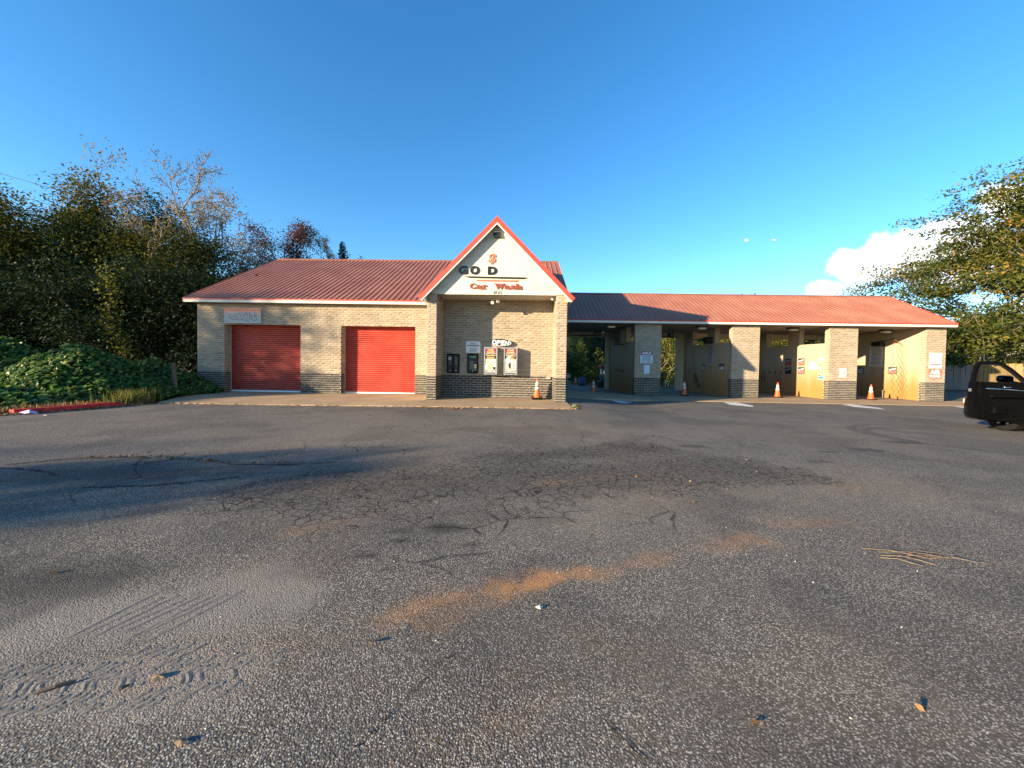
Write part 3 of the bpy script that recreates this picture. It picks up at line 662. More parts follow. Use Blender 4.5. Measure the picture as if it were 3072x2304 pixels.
for (ex, sg) in ((EXL, -1), (EXR, 1)):
    l = math.hypot(AX - ex, AZ - EZ); nx, nz = (AZ - EZ) / l * sg, abs(AX - ex) / l
    def band(o0, o1, y0, y1, name, mat, xa=0.):
        q0 = (ex - nx * o0, EZ - nz * o0); q1 = (ex - nx * o1, EZ - nz * o1); a0 = (AX, AZ - o0 / nz); a1 = (AX, AZ - o1 / nz)
        poly = [q0, q1, a1, a0] if sg > 0 else [q0, a0, a1, q1]
        return mesh(name, B().prism(poly, 'y', y0, y1), mat, pr_)
    band(-.02, .15, GY, GY + .032, 'rake_trim', 'redtrim'); band(.152, .20, GY + .006, GY + .03, 'fascia', 'trim')
    # ribbed soffit boards under the rake
    k = 26
    for i in range(k):
        f0, f1 = i / k + .003, (i + 1) / k - .003; o = .135
        pa = (ex + (AX - ex) * f0 - nx * o, EZ + (AZ - EZ) * f0 - nz * o); pb = (ex + (AX - ex) * f1 - nx * o, EZ + (AZ - EZ) * f1 - nz * o)
        if (sg > 0 and (pa[0] < AX + .1)) or (sg < 0 and pa[0] > AX - .1): continue
        v = (-nx * .018, -nz * .018); poly = [pa, pb, (pb[0] + v[0], pb[1] + v[1]), (pa[0] + v[0], pa[1] + v[1])]
        if sg > 0: poly = poly[::-1]
        mesh('soffit_panel', B().prism(poly, 'y', GY + .031, CY - .014), 'soffit', pr_)
    # boxed eave return
    xo, xi = (ex + .07, -3.84) if sg < 0 else (1.80, ex - .07)
    if sg < 0: poly = [(xo, 4.02), (xi, 4.02), (xi, 4.30), (xo, 4.05)]
    else: poly = [(xo, 4.02), (xi, 4.02), (xi, 4.05), (xo, 4.32)]
    mesh('eave_return', B().prism(poly, 'y', GY + .04, 17.0), 'trim', pr_)
mesh('ridge_cap', B().prism([(AX - .16, AZ - .14), (AX + .16, AZ - .14), (AX, AZ + .035)], 'y', GY - .012, 22.4), 'redtrim', pr_)

# roller doors
def roller(x0, x1, z0, z1):
    y = LY + .40; d = mesh('roller_door', B().box(x0 + .02, x1 - .02, y + .03, y + .05, z0 + .12, z1), 'door', BLD); n = 32; h = (z1 - z0 - .12) / n
    prof = [(0, 0), (-.022, .1 * h), (-.030, .35 * h), (-.028, .62 * h), (-.012, .86 * h), (.004, .98 * h)]
    V = [(x, q[0], q[1]) for x in (0, x1 - x0 - .04) for q in prof]; k = len(prof)
    bb = B().add(V, [(i, k + i, k + i + 1, i + 1) for i in range(k - 1)]); me = None
    for i in range(n):
        if me is None: o = mesh('slat', bb, 'door', d, True, True); me = o.data
        else: o = link(bpy.data.objects.new('slat', me), d)
        o.location = Vector((x0 + .02, y + .02, z0 + .12 + i * h)) - wloc(d)
    mesh('bottom_bar', B().bbox(x0 + .02, x1 - .02, y - .02, y + .03, z0 + .015, z0 + .115, .006), 'whitebar', d)
    for xx in (x0, x1 - .05): mesh('guide_rail', B().box(xx + .001, xx + .049, y - .035, y - .012, z0, z1), 'greymetal', d)
roller(*D1, -.06, DT); roller(*D2, -.06, DT)

# ------------------------------------------------------------------ lettering on the gable
GPL = CY - .015
def raised(name, label, cat, items, group=None):
    (s0, m0, x0, x1, z0, z1, k0) = items[0]
    root = thing(name, label, cat, (x0, GPL, z0), 0, group)
    for (s, m_, a, c, d, e, kw) in items: lettering('letter', s, root, m_, a, c, d, e, GPL, depth=.03, **kw)
    return root
bk = dict(bold=.055); 
raised('dollar_sign', 'faded red dollar sign high on the gable', 'sign', [('$', 'letter_red', -1.38, -1.08, 5.51, 5.93, dict(bold=.045, shear=.12))])
raised('gable_lettering', 'black raised letters G O D with a missing letter on the gable', 'sign', [('G', 'letter_black', -2.57, -2.2, 5.09, 5.44, bk), ('O', 'letter_black', -2.11, -1.73, 5.09, 5.44, bk), ('D', 'letter_black', -1.40, -1.03, 5.09, 5.42, bk)])
cw = raised('gable_lettering', 'rust red Car Wash lettering low on the gable', 'sign',
    [(ch, 'letter_brown', a, c, 4.515, z1, dict(bold=.05)) for (ch, a, c, z1) in (('C', -2.11, -1.865, 4.745), ('a', -1.835, -1.63, 4.685), ('r', -1.595, -1.40, 4.685), ('W', -1.10, -.73, 4.74), ('a', -.72, -.51, 4.685), ('s', -.48, -.30, 4.685), ('h', -.265, -.02, 4.74))])
b = B()   # slab serifs of the letters
for (a, c, z0, z1) in ((-1.615, -1.45, 4.505, 4.535), (-1.62, -1.56, 4.655, 4.685), (-1.135, -1.0, 4.712, 4.745), (-.965, -.88, 4.712, 4.745), (-.82, -.70, 4.712, 4.745), (-.285, -.165, 4.505, 4.533), (-.12, -.005, 4.505, 4.533), (-.285, -.22, 4.712, 4.742), (-1.67, -1.605, 4.505, 4.532), (-.555, -.49, 4.505, 4.532)): b.box(a, c, GPL - .031, GPL - .002, z0, z1)
mesh('letter_serifs', b, 'letter_brown', cw)
raised('house_number', 'small grey house number 1725 under the gable lettering', 'number', [(ch, 'greymetal', a, a + .065, 4.335, 4.445, dict(bold=-.01, shear=.12)) for ch, a in (('1', -1.18), ('7', -1.10), ('2', -1.01), ('5', -.92))])
tag(mesh('underline_bar', B().prism([(-2.36, 5.02), (-2.15, 4.965), (.0, 4.935), (.2, 4.995)], 'y', GPL - .04, GPL), 'letter_black'), 'long black tapered bar under the letters G O D', 'sign')
tag(mesh('underline_bar', B().prism([(-1.98, 4.89), (-1.81, 4.84), (-.30, 4.83), (-.13, 4.875)], 'y', GPL - .035, GPL), 'letter_red'), 'short red tapered bar above the words Car Wash', 'sign')

# lamps on the porch
t_ = thing('floodlight', 'dark box floodlight under the gable peak', 'light', (-1.05, 14.98, 6.56))
mesh('housing', B().prism([(14.985, 6.56), (14.985, 6.82), (14.90, 6.82), (14.86, 6.60), (14.86, 6.56)], 'x', -1.18, -.92), 'black', t_); mesh('lens', B().add([(-1.16, 14.874, 6.63), (-.94, 14.874, 6.63), (-.94, 14.893, 6.80), (-1.16, 14.893, 6.80)], [(0, 1, 2, 3)]), 'lens', t_)
t_ = thing('floodlight', 'twin white spotlights hanging from the porch ceiling', 'light', (-1.12, 15.6, 4.295))
mesh('base', B().lathe([(.05, -.02), (.05, 0)], 12, (-1.12, 15.6, 4.297)), 'trim', t_)
for (dx, dz) in ((-.10, -.20), (.11, -.15)):
    c = Vector((-1.12 + dx, 15.5, 4.28 + dz)); d = Vector((dx * 1.2, -.5, -.35)).normalized()
    mesh('arm', B().tube([(-1.12, 15.6, 4.28), c - d * .08], .014, 6), 'trim', t_); l_ = mesh('lamp_head', B().tube([c - d * .09, c - d * .04, c + d * .05, c + d * .055], [.03, .05, .075, .07], 14), 'trim', t_, False, True)
    mesh('lens', B().tube([c + d * .056, c + d * .06], .062, 14), 'lens', l_)
for x, lb in ((-3.30, 'small black camera under the porch ceiling by the shaded column'), (1.22, 'small camera under the porch ceiling by the sunlit column')):
    t_ = thing('security_camera', lb, 'camera', (x, 15.2, 4.29)); mesh('bracket', B().tube([(x, 15.2, 4.296), (x, 15.2, 4.20)], .012, 6), 'black' if x < 0 else 'greymetal', t_); mesh('housing', B().tube([(x - .03, 15.26, 4.19), (x + .03, 15.08, 4.14)], .035, 10), 'black' if x < 0 else 'greymetal', t_)

# ------------------------------------------------------------------ signs and machines
def board(name, label, cat, x0, x1, z0, z1, plane, face='front', mat='white', th=.02, group=None):
    b = B(); b.bbox(x0, x1, plane - th, plane, z0, z1, .004) if face == 'front' else b.bbox(plane - th, plane, min(x0, x1), max(x0, x1), z0, z1, .004)
    o = mesh(name, b, mat, origin=((x0 + x1) / 2, plane, z0) if face == 'front' else (plane, (x0 + x1) / 2, z0)); return tag(o, label, cat, group)
def patch(name, parent, mat, x0, x1, z0, z1, plane, face='front'):
    V = [(x0, plane, z0), (x1, plane, z0), (x1, plane, z1), (x0, plane, z1)] if face == 'front' else [(plane, x0, z0), (plane, x1, z0), (plane, x1, z1), (plane, x0, z1)]
    return mesh(name, B().add(V, [(0, 1, 2, 3)]), mat, parent)
FP = PY - .03
s = board('sign_board', 'white sign reading SMILE with a maroon header on a shaded pillar', 'sign', 6.97, 7.69, 1.65, 2.35, FP, mat='bluewhite')
patch('header', s, 'maroon', 6.98, 7.68, 2.14, 2.345, FP - .022); lettering('lettering', 'SMILE!', s, 'white', 7.06, 7.60, 2.18, 2.31, FP - .024, bold=.05)
for i, (tx, a, c) in enumerate((('THIS EQUIPMENT', 7.02, 7.64), ('IS MONITORED', 7.06, 7.60), ('24/7 BY DIGITAL', 7.02, 7.64), ('VIDEO CAMERAS', 7.03, 7.63))): lettering('lettering', tx, s, 'ink', a, c, 2.03 - i * .115, 2.105 - i * .115, FP - .022, bold=.03)
t_ = board('junction_box', 'blank pale metal box below the SMILE sign', 'box', 7.16, 7.50, 1.04, 1.54, FP, mat='bluewhite', th=.09); mesh('latch', B().tube([(7.25, FP - .10, 1.33), (7.25, FP - .088, 1.33)], .018, 8), 'greymetal', t_)
s = board('sign_board', 'white sign reading SUPER VACUUMS with a red arrow on the end pillar', 'sign', 23.45, 24.16, 1.62, 2.49, FP)
lettering('lettering', 'SUPER', s, 'ink', 23.62, 24.03, 2.25, 2.37, FP - .022, bold=.0); lettering('lettering', 'VACUUMS', s, 'ink', 23.50, 24.13, 2.02, 2.15, FP - .022, bold=.0)
mesh('arrow', B().add([(23.52, FP - .022, 1.80), (23.95, FP - .022, 1.80), (23.95, FP - .022, 1.76), (24.10, FP - .022, 1.835), (23.95, FP - .022, 1.91), (23.95, FP - .022, 1.87), (23.52, FP - .022, 1.87)], [(0, 1, 2, 3, 4, 5, 6)]), 'fadedred', s)
s = board('sign_board', 'faded red sign reading AIR with a white arrow on the end pillar', 'sign', 23.45, 24.15, 1.05, 1.56, FP, mat='fadedred')
lettering('lettering', 'AIR', s, 'white', 23.51, 24.09, 1.27, 1.53, FP - .022, bold=.05)
mesh('arrow', B().add([(23.48, FP - .022, 1.11), (23.98, FP - .022, 1.11), (23.98, FP - .022, 1.075), (24.12, FP - .022, 1.16), (23.98, FP - .022, 1.245), (23.98, FP - .022, 1.21), (23.48, FP - .022, 1.21)], [(0, 1, 2, 3, 4, 5, 6)]), 'white', s)
s = board('sign_board', 'small white notice with rounded corners on the third bay pillar', 'sign', 18.41, 18.81, 1.01, 1.54, FP)
textlines(s, 'redink', 18.5, 18.72, 1.50, 1.40, 2, FP - .022, seed=3, fill=.6, jag=.1); textlines(s, 'ink', 18.45, 18.78, 1.37, 1.05, 7, FP - .022, seed=4)
# exit sign: faded panel, flaked lettering
FL = LY - .03
s = board('sign_board', 'faded orange and grey sign reading exit above a roller door', 'sign', -14.02, -12.27, 3.25, 3.95, FL, mat='white', th=.03)
M['sign_orange'] = plain('sunbaked_orange', (.62, .20, .11), .6, 0, .12, 5); M['sign_salmon'] = plain('flaked_salmon', (.60, .36, .30), .7, 0, .15, 12); M['sign_grey'] = plain('weathered_sign_grey', (.42, .41, .40), .7, 0, .12, 9)
patch('panel_band', s, 'sign_grey', -14.01, -12.28, 3.26, 3.60, FL - .032); patch('panel_band', s, 'sign_orange', -14.01, -12.28, 3.79, 3.94, FL - .032)
rg = random.Random(8); up = [(-14.0 + 1.72 * i / 22, 3.785) for i in range(23)]; lo = [(-14.0 + 1.72 * i / 22, 3.60 - .11 * math.sin(i * .3) ** 2 + rg.uniform(-.05, .05)) for i in range(23)]
mesh('panel_band', B().add([(x, FL - .033, z) for x, z in lo + up[::-1]], [(i, i + 1, 44 - i, 45 - i) for i in range(22)]), 'sign_salmon', s)
for (ch, a, c, z0, z1) in (('e', -13.74, -13.36, 3.40, 3.75), ('x', -13.33, -12.98, 3.39, 3.75), ('i', -12.93, -12.80, 3.36, 3.80), ('t', -12.74, -12.48, 3.38, 3.79)):
    lettering('lettering', ch, s, 'ink', a - .02, c + .015, z0 - .02, z1 - .01, FL - .035, bold=.06); lettering('lettering', ch, s, 'sign_grey', a, c, z0, z1, FL - .037, bold=.035)

BPL = BY - .03
s = thing('open_sign', 'black and white oval OPEN sign mounted above the vending machines', 'sign', (-.88, 16.29, 2.28))
n = 28; ov = [(-.88 + .455 * math.cos(2 * math.pi * i / n), 2.445 + .165 * math.sin(2 * math.pi * i / n) + .02 * math.cos(2 * math.pi * i / n) * -1) for i in range(n)]
mesh('backing', B().prism(ov[::-1], 'y', 16.20, 16.29), 'letter_black', s)
mesh('standoff', B().tube([(-1.1, 16.29, 2.44), (-1.1, 16.339, 2.44)], .02, 6).tube([(-.66, 16.29, 2.44), (-.66, 16.339, 2.44)], .02, 6), 'black', s)
for (ch, a, c, z0, z1) in (('O', -1.28, -1.09, 2.35, 2.565), ('P', -1.10, -.90, 2.345, 2.555), ('E', -.905, -.73, 2.335, 2.545), ('N', -.735, -.535, 2.325, 2.535)): lettering('letter', ch, s, 'white', a, c, z0, z1, 16.197, bold=.05, shear=.15)
rim = [(-.88 + .43 * math.cos(w), 2.445 - .02 * math.cos(w) + .147 * math.sin(w)) for w in [-.5 + 1.0 * i / 8 for i in range(9)]]
mesh('swoosh', B().add([(x, 16.197, z) for x, z in rim] + [(-.88 + .385 * math.cos(w), 16.197, 2.445 - .02 * math.cos(w) + .125 * math.sin(w)) for w in [-.5 + 1.0 * i / 8 for i in range(9)]], [(i, i + 1, 10 + i, 9 + i) for i in range(8)]), 'white', s)
rim = [-2.6 + 1.9 * i / 10 for i in range(11)]
mesh('swoosh', B().add([(-.90 + .43 * math.cos(w), 16.197, 2.455 + .155 * math.sin(w)) for w in rim] + [(-.90 + .42 * math.cos(w), 16.197, 2.455 + .138 * math.sin(w)) for w in rim], [(i, i + 1, 12 + i, 11 + i) for i in range(10)]), 'white', s)
s = board('notice_board', 'white price notice on the shaded porch wall above the token machine', 'sign', -2.43, -1.80, 1.99, 2.49, BPL)
textlines(s, 'ink', -2.25, -1.98, 2.44, 2.36, 2, BPL - .022, seed=1); textlines(s, 'inkblack', -2.39, -1.84, 2.335, 2.275, 1, BPL - .022, seed=2, fill=.8, jag=.05); textlines(s, 'ink', -2.30, -1.92, 2.22, 2.03, 4, BPL - .022, seed=5, fill=.42, jag=.3)
# double coin changer
s = thing('coin_changer', 'black double coin changer set in the shaded porch wall', 'machine', (-2.98, BPL, 1.09))
mesh('frame', B().bbox(-3.26, -2.71, BPL - .05, BPL + .02, 1.09, 1.93, .008), 'greymetal' if 0 else 'blackplastic', s)
for (a, c) in ((-3.22, -3.01), (-2.96, -2.75)):
    f_ = mesh('face_panel', B().bbox(a, c, BPL - .062, BPL - .051, 1.14, 1.88, .003), 'black', s)
    textlines(f_, 'greymetal', a + .03, c - .03, 1.80, 1.45, 5, BPL - .064, seed=int(-a * 10), fill=.18, jag=.5); mesh('coin_return', B().tube([((a + c) / 2, BPL - .075, 1.19), ((a + c) / 2, BPL - .062, 1.19)], .022, 8), 'steel', f_)
patch('label', s, 'greymetal', -3.19, -3.06, 1.66, 1.80, BPL - .065)
s = thing('token_machine', 'dark green lettered token machine between the coin changer and vending machines', 'machine', (-2.12, BPL, 1.1))
mesh('frame', B().bbox(-2.36, -1.89, BPL - .05, BPL + .02, 1.10, 1.94, .008), 'blackplastic', s); f_ = mesh('face_panel', B().bbox(-2.31, -1.93, BPL - .062, BPL - .051, 1.15, 1.89, .003), 'black', s)
lettering('lettering', 'TOKENS', f_, 'green_ink', -2.27, -1.97, 1.77, 1.86, BPL - .064, bold=.04); textlines(f_, 'greymetal', -2.27, -2.05, 1.62, 1.28, 7, BPL - .064, seed=9, fill=.25)
for i, m_ in enumerate(('white', 'gold', 'green_ink')): patch('label', f_, m_, -2.05, -1.95, 1.42 - i * .09, 1.48 - i * .09, BPL - .065)
mesh('coin_return', B().tube([(-2.12, BPL - .08, 1.2), (-2.12, BPL - .062, 1.2)], .022, 8), 'steel', f_)
# vending machines
def vending(x0, x1, label, torn):
    y0 = 15.99; s = thing('vending_machine', label, 'machine', ((x0 + x1) / 2, BPL, 1.06), 0, 'car care vending machines on the porch wall'); z0, z1 = 1.06, 2.24
    mesh('cabinet', B().bbox(x0, x1, y0 + .02, BPL + .02, z0, z1, .01), 'greymetal', s)
    fr = B(); w = .045
    fr.box(x0, x0 + w, y0, y0 + .019, z0, z1).box(x1 - w, x1, y0, y0 + .019, z0, z1).box(x0 + w + .001, x1 - w - .001, y0, y0 + .019, z1 - w, z1).box(x0 + w + .001, x1 - w - .001, y0, y0 + .019, z0, z0 + .05); mesh('door_frame', fr, 'steel', s)
    a, c = x0 + w + .01, x1 - w - .01; yf = y0 + .014
    h_ = mesh('header', B().box(a, c, yf, yf + .005, z1 - .27, z1 - .06), 'maroon', s); lettering('lettering', 'CAR', h_, 'gold', a + .10, c - .10, z1 - .155, z1 - .085, yf - .003, bold=.03); lettering('lettering', 'CARE', h_, 'gold', a + .07, c - .07, z1 - .25, z1 - .18, yf - .003, bold=.03)
    h_ = mesh('name_band', B().box(a, c, yf, yf + .005, z1 - .50, z1 - .30), 'inkblack', s); lettering('lettering', 'Vending', h_, 'gold', a + .03, c - .03, z1 - .41, z1 - .32, yf - .003, bold=.02); lettering('lettering', 'Center', h_, 'gold', a + .07, c - .07, z1 - .49, z1 - .415, yf - .003, bold=.02)
    f_ = mesh('face_panel', B().box(a, c, yf, yf + .005, z0 + .10, z1 - .53), 'greymetal', s)
    for i in range(4): mesh('coin_button', B().tube([(a + .05 + i * .12, yf - .02, z0 + .16), (a + .05 + i * .12, yf, z0 + .16)], .022, 10), ('fadedred', 'white', 'fadedred', 'fadedred')[i], f_)
    if not torn:
        for (p, q, r_, t2, m_) in ((.02, .10, .22, .46, 'white'), (.18, .30, .20, .50, 'gold'), (.34, .44, .34, .50, 'white'), (.34, .44, .22, .33, 'black')): patch('product_card', f_, m_, a + p, a + q, z0 + r_, z0 + t2, yf - .004)
        patch('product_card', f_, 'white', c - .18, c - .03, z1 - .60, z1 - .54, yf - .004)
    else:
        w_ = [(a + .24 + .06 * math.cos(q) - .02, z0 + .40 + .13 * math.sin(q)) for q in [1.2 + 3.9 * i / 8 for i in range(9)]]; mesh('dent_hole', B().add([(x, yf - .004, z) for x, z in w_], [tuple(range(9))]), 'black', f_)
        mesh('torn_poster', B().add([(a + .0, yf - .006, z1 - .56), (a + .12, yf - .006, z1 - .40), (a + .35, yf - .006, z1 - .31), (a + .15, yf - .006, z1 - .47), (a + .30, yf - .006, z1 - .59), (c, yf - .006, z1 - .64), (a + .25, yf - .006, z1 - .64)], [(0, 1, 3), (1, 2, 3), (0, 3, 4), (0, 4, 6), (4, 5, 6)]), 'white', f_)
        for dx in (.12, .36): mesh('panel_joint', B().box(a + dx, a + dx + .006, yf - .003, yf, z0 + .22, z1 - .60), 'steel', f_)
    mesh('vend_slot', B().box(a + .03, c - .03, y0 - .004, y0 - .001, z0 + .052, z0 + .085), 'inkblack', s)
    mesh('tray_lip', B().box(a, c, y0 - .03, y0 - .001, z0 + .005, z0 + .02), 'steel', s)
vending(-1.60, -1.03, 'grey car care vending machine with product cards, beside the token machine', False)
vending(-.75, -.17, 'grey car care vending machine with torn poster and hole in its face', True)
t_ = board('hose_bib_cover', 'small pale tap cover on the sunlit porch wall near the column', 'fitting', 1.11, 1.29, .90, .985, BPL, mat='greymetal', th=.06)

# notices inside the bays, fixed to the partition walls
def wsign(label, i, ya, yb, z0, z1, mat='white', lines=0, seed=0, name='wall_notice', ink='ink', cat='notice'):
    o = board(name, label, cat, ya, yb, z0, z1, PART[i] - .008, 'left', mat, .015)
    if lines: textlines(o, ink, ya - .05, yb + .05, z1 - .06, z0 + .06, lines, PART[i] - .026, 'left', seed, .45)
    return o
wsign('tall pale instruction sheet on the wall of the second bay', 1, 25.05, 24.25, 1.66, 2.90, 'greymetal', 12, 1)
def poster(label, i, ya, yb, z0, z1, m1, m2):
    o = wsign(label, i, ya, yb, z0, z1, 'ink', 0, 0, 'wall_poster', cat='poster'); p = PART[i] - .026
    mesh('picture', B().add([(p, ya - .03, z0 + .05), (p, yb + .03, z0 + .03), (p, yb + .03, z1 - .16), (p, ya - .03, z1 - .26)], [(0, 1, 2, 3)]), m1, o)
    mesh('picture', B().add([(p - .003, ya - .06, z1 - .23), (p - .003, yb + .04, z1 - .12), (p - .003, yb + .04, z1 - .06), (p - .003, ya - .06, z1 - .15)], [(0, 1, 2, 3)]), m2, o)
poster('dim square poster beside the instruction sheet in the second bay', 1, 25.75, 25.28, 1.20, 1.62, 'greymetal', 'white')
poster('blue and white poster near the pillar end of the second bay wall', 1, 23.50, 22.95, 1.30, 1.70, 'white', 'fadedred')
poster('red poster, deeper of the upper pair in the third bay', 2, 25.71, 25.14, 1.66, 2.10, 'redink', 'greymetal')
poster('red poster, nearer of the upper pair in the third bay', 2, 24.52, 23.98, 1.68, 2.12, 'fadedred', 'white')
poster('dark poster, deeper of the lower pair in the third bay', 2, 25.69, 25.11, 1.09, 1.53, 'black', 'greymetal')
poster('red and white poster, nearer of the lower pair in the third bay', 2, 24.50, 23.96, 1.13, 1.56, 'fadedred', 'white')
wsign('cream notice in the sunlight on the third bay wall', 2, 23.62, 23.02, 1.40, 1.89, 'white', 5, 7)
o = wsign('tall colour-coded price menu on the sunlit third bay wall', 2, 22.88, 22.44, .86, 2.12, 'white', 0, 0, 'price_menu', cat='menu')
M['menu_yellow'] = plain('menu_yellow', (.80, .62, .10), .5); M['menu_orange'] = plain('menu_orange', (.75, .33, .08), .5); M['menu_blue'] = plain('menu_blue', (.04, .22, .36), .5)
for k, m_ in enumerate(('greymetal', 'white', 'menu_yellow', 'menu_orange', 'white', 'white', 'menu_yellow', 'menu_orange', 'white', 'redink')): patch('menu_row', o, m_, 22.86, 22.66, 2.0 - k * .096 - .085, 2.0 - k * .096, PART[2] - .026, 'left'); patch('menu_row', o, 'menu_yellow', 22.65, 22.46, 2.0 - k * .096 - .088, 2.0 - k * .096 - .006, PART[2] - .026, 'left')
patch('menu_footer', o, 'menu_blue', 22.86, 22.46, .88, 1.03, PART[2] - .026, 'left'); textlines(o, 'ink', 22.85, 22.7, 1.98, 1.06, 10, PART[2] - .029, 'left', 12, .4, .1)
wsign('large pale rules sheet on the end bay wall under the hose boom', 3, 25.60, 24.68, 1.67, 3.0, 'trim', 14, 5)
poster('small poster deep in the end bay', 3, 26.5, 26.02, 1.14, 1.60, 'greymetal', 'white')
poster('blue and white poster beside the hanging hoses in the end bay', 3, 24.28, 23.74, 1.22, 1.66, 'fadedred', 'white')

# ceiling lamps in the bays
lampB = None
for (x, y, lb) in ((5.4, 22.75, 'ceiling lamp in the bay next to the porch'), (10.9, 22.95, 'ceiling lamp in the second bay from the porch'), (16.4, 23.05, 'ceiling lamp at the front of the third bay'), (22.4, 23.6, 'ceiling lamp in the end bay'), (16.3, 27.2, 'ceiling lamp deep in the third bay')):
    if lampB is None:
        lampB = thing('ceiling_lamp', lb, 'light', (x, y, 3.955), 0, 'boxy ceiling lamps of the wash bays')
        mesh('housing', B().prism([(-.29, 0), (-.25, -.10), (.25, -.10), (.29, 0)], 'y', -.19, .19), 'black', lampB, True); mesh('diffuser', B().prism([(-.24, -.101), (-.17, -.20), (.17, -.20), (.24, -.101)], 'y', -.15, .15), 'lens', lampB, True)
    else: dup(lampB, (x, y, 3.955), 0, lb)

# hose booms and hoses
def coil(p0, p1, turns, r, n=10):
    p0, p1 = Vector(p0), Vector(p1); d = (p1 - p0); a = Vector((1, 0, 0)); b_ = d.normalized().cross(a); pts = []
    for i in range(turns * n + 1): w = 2 * math.pi * i / n; f = i / (turns * n); rr_ = r * (.35 + .65 * min(1, 3 * f)); pts.append(p0 + d * f + (a * math.cos(w) + b_ * math.sin(w)) * rr_)
    return pts
s = thing('hose_boom', 'black hose boom with coiled hose and wand on the second bay wall', 'hose boom', (12.2, 24.6, 2.95))
mesh('bracket_box', B().bbox(11.95, 12.30, 24.35, 24.95, 2.98, 3.42, .02), 'black', s); mesh('arm', B().tube([(12.1, 24.6, 3.36), (11.06, 24.5, 3.22)], .028, 8), 'black', s); mesh('arm', B().tube([(12.0, 24.6, 3.12), (11.5, 24.55, 3.27)], .02, 6), 'black', s)
mesh('hose', B().tube([(11.07, 24.5, 3.2), (11.05, 24.5, 2.85)] + coil((11.07, 24.5, 2.8), (11.28, 24.5, 1.15), 8, .07), .011, 6), 'black', s, False, True)
mesh('hose', B().tube(coil((11.30, 24.5, 1.1), (11.32, 24.5, .35), 6, .14) + [(11.5, 24.6, .1), (11.8, 24.8, .3)], .016, 6), 'black', s, False, True)
mesh('wand', B().tube([(11.30, 24.6, 1.0), (11.62, 24.9, .50), (11.95, 25.1, .05)], .022, 8), 'black', s)
s = thing('hose_boom', 'black hose boom with three dangling hoses in the end bay', 'hose boom', (23.1, 25, 3.0))
mesh('bracket_box', B().bbox(23.0, 23.31, 24.55, 25.2, 2.98, 3.28, .02), 'black', s); mesh('arm', B().tube([(23.2, 25.25, 3.26), (22.45, 23.05, 3.36)], .028, 8), 'black', s); mesh('arm', B().tube([(23.15, 24.7, 3.02), (22.8, 24.0, 3.3)], .022, 6), 'black', s)
for (x, m_, x1) in ((22.22, 'hose_red', 22.28), (22.50, 'hose_yellow', 22.56), (22.72, 'hose_yellow', 22.86)):
    top = [(22.5, 23.1, 3.34), (x + .05, 22.95, 3.0), (x - .08, 22.9, 2.6)]; mesh('hose', B().tube(top + coil((x, 22.9, 2.4), (x1, 22.9, -.2), 6, .06, 8), .010, 6), m_, s, False, True)
mesh('nozzle', B().tube([(22.56, 22.9, -.1), (22.60, 22.9, -.27)], .03, 8), 'black', s)
s = thing('hose_boom', 'black hose boom under the ceiling of the bay next to the porch', 'hose boom', (4.4, 25.5, 3.5)); mesh('bracket_box', B().bbox(4.9, 5.35, 25.3, 25.7, 3.45, 3.75, .02), 'black', s); mesh('arm', B().tube([(5.1, 25.5, 3.5), (3.2, 25.4, 3.44)], .03, 8), 'black', s); mesh('drop_rod', B().tube([(5.3, 25.5, 3.954), (5.3, 25.5, 3.4)], .02, 6), 'black', s)
s = thing('hose_boom', 'black hose boom under the ceiling at the back of the second bay', 'hose boom', (9.9, 25.5, 3.5)); mesh('bracket_box', B().bbox(9.9, 10.2, 25.3, 25.7, 3.45, 3.70, .02), 'black', s); mesh('arm', B().tube([(10.1, 25.5, 3.5), (8.6, 25.4, 3.44)], .03, 8), 'black', s); mesh('drop_rod', B().tube([(10.18, 25.5, 3.954), (10.18, 25.5, 3.4)], .02, 6), 'black', s)
# stub pipes
for (x, y, h, lb) in ((12.12, 25.2, .42, 'short steel pipe by the wand in the second bay'), (12.12, 23.85, .42, 'short capped steel pipe at the front of the second bay'), (23.12, 26.15, .55, 'short steel pipe deep in the end bay'), (23.12, 24.4, .45, 'short capped steel pipe beside the hoses in the end bay')):
    s = thing('stub_pipe', lb, 'pipe', (x, y, -.35), 0, 'stub pipes rising from the bay floors'); mesh('pipe', B().tube([(x, y, -.4), (x, y, -.35 + h)], .032, 10), 'pipe', s); mesh('cap', B().lathe([(.055, 0), (.075, .03), (.075, .06), (.03, .08)], 12, (x, y, -.35 + h)), 'pipe', s, False, True)
# mat hooks
def hook(i, y, z, lb, mat_=False):
    s = thing('mat_clip', lb, 'hook', (PART[i] - .01, y, z), 0, 'floor mat clips on the bay walls'); mesh('plate', B().bbox(PART[i] - .03, PART[i] - .007, y - .03, y + .03, z - .12, z + .10, .005), 'black', s); mesh('clip', B().tube([(PART[i] - .03, y, z - .02), (PART[i] - .07, y, z - .06), (PART[i] - .07, y, z - .13)], .014, 6), 'black', s)
for k, y in enumerate((26.4, 25.75, 25.15, 24.6)): hook(0, y, 1.18, 'black floor mat clip in the bay next to the porch, %s from the back' % ('first', 'second', 'third', 'fourth')[k])
for k, y in enumerate((27.25, 26.65, 26.1)): hook(2, y, 1.18, 'black floor mat clip in the third bay, %s from the back' % ('first', 'second', 'third')[k])
s = thing('hose_loop', 'black loop of hose hanging deep in the third bay', 'hose', (17.8, 27.8, .5)); mesh('loop', B().tube([(17.82, 27.8, 1.25), (17.78, 28.0, 1.0), (17.78, 28.02, .62), (17.78, 27.85, .5), (17.78, 27.66, .62), (17.78, 27.66, 1.0), (17.82, 27.8, 1.25)], .022, 8), 'black', s, False, True); mesh('hanger', B().tube([(17.86, 27.8, 1.26), (17.80, 27.8, 1.26)], .02, 6), 'steel', s)
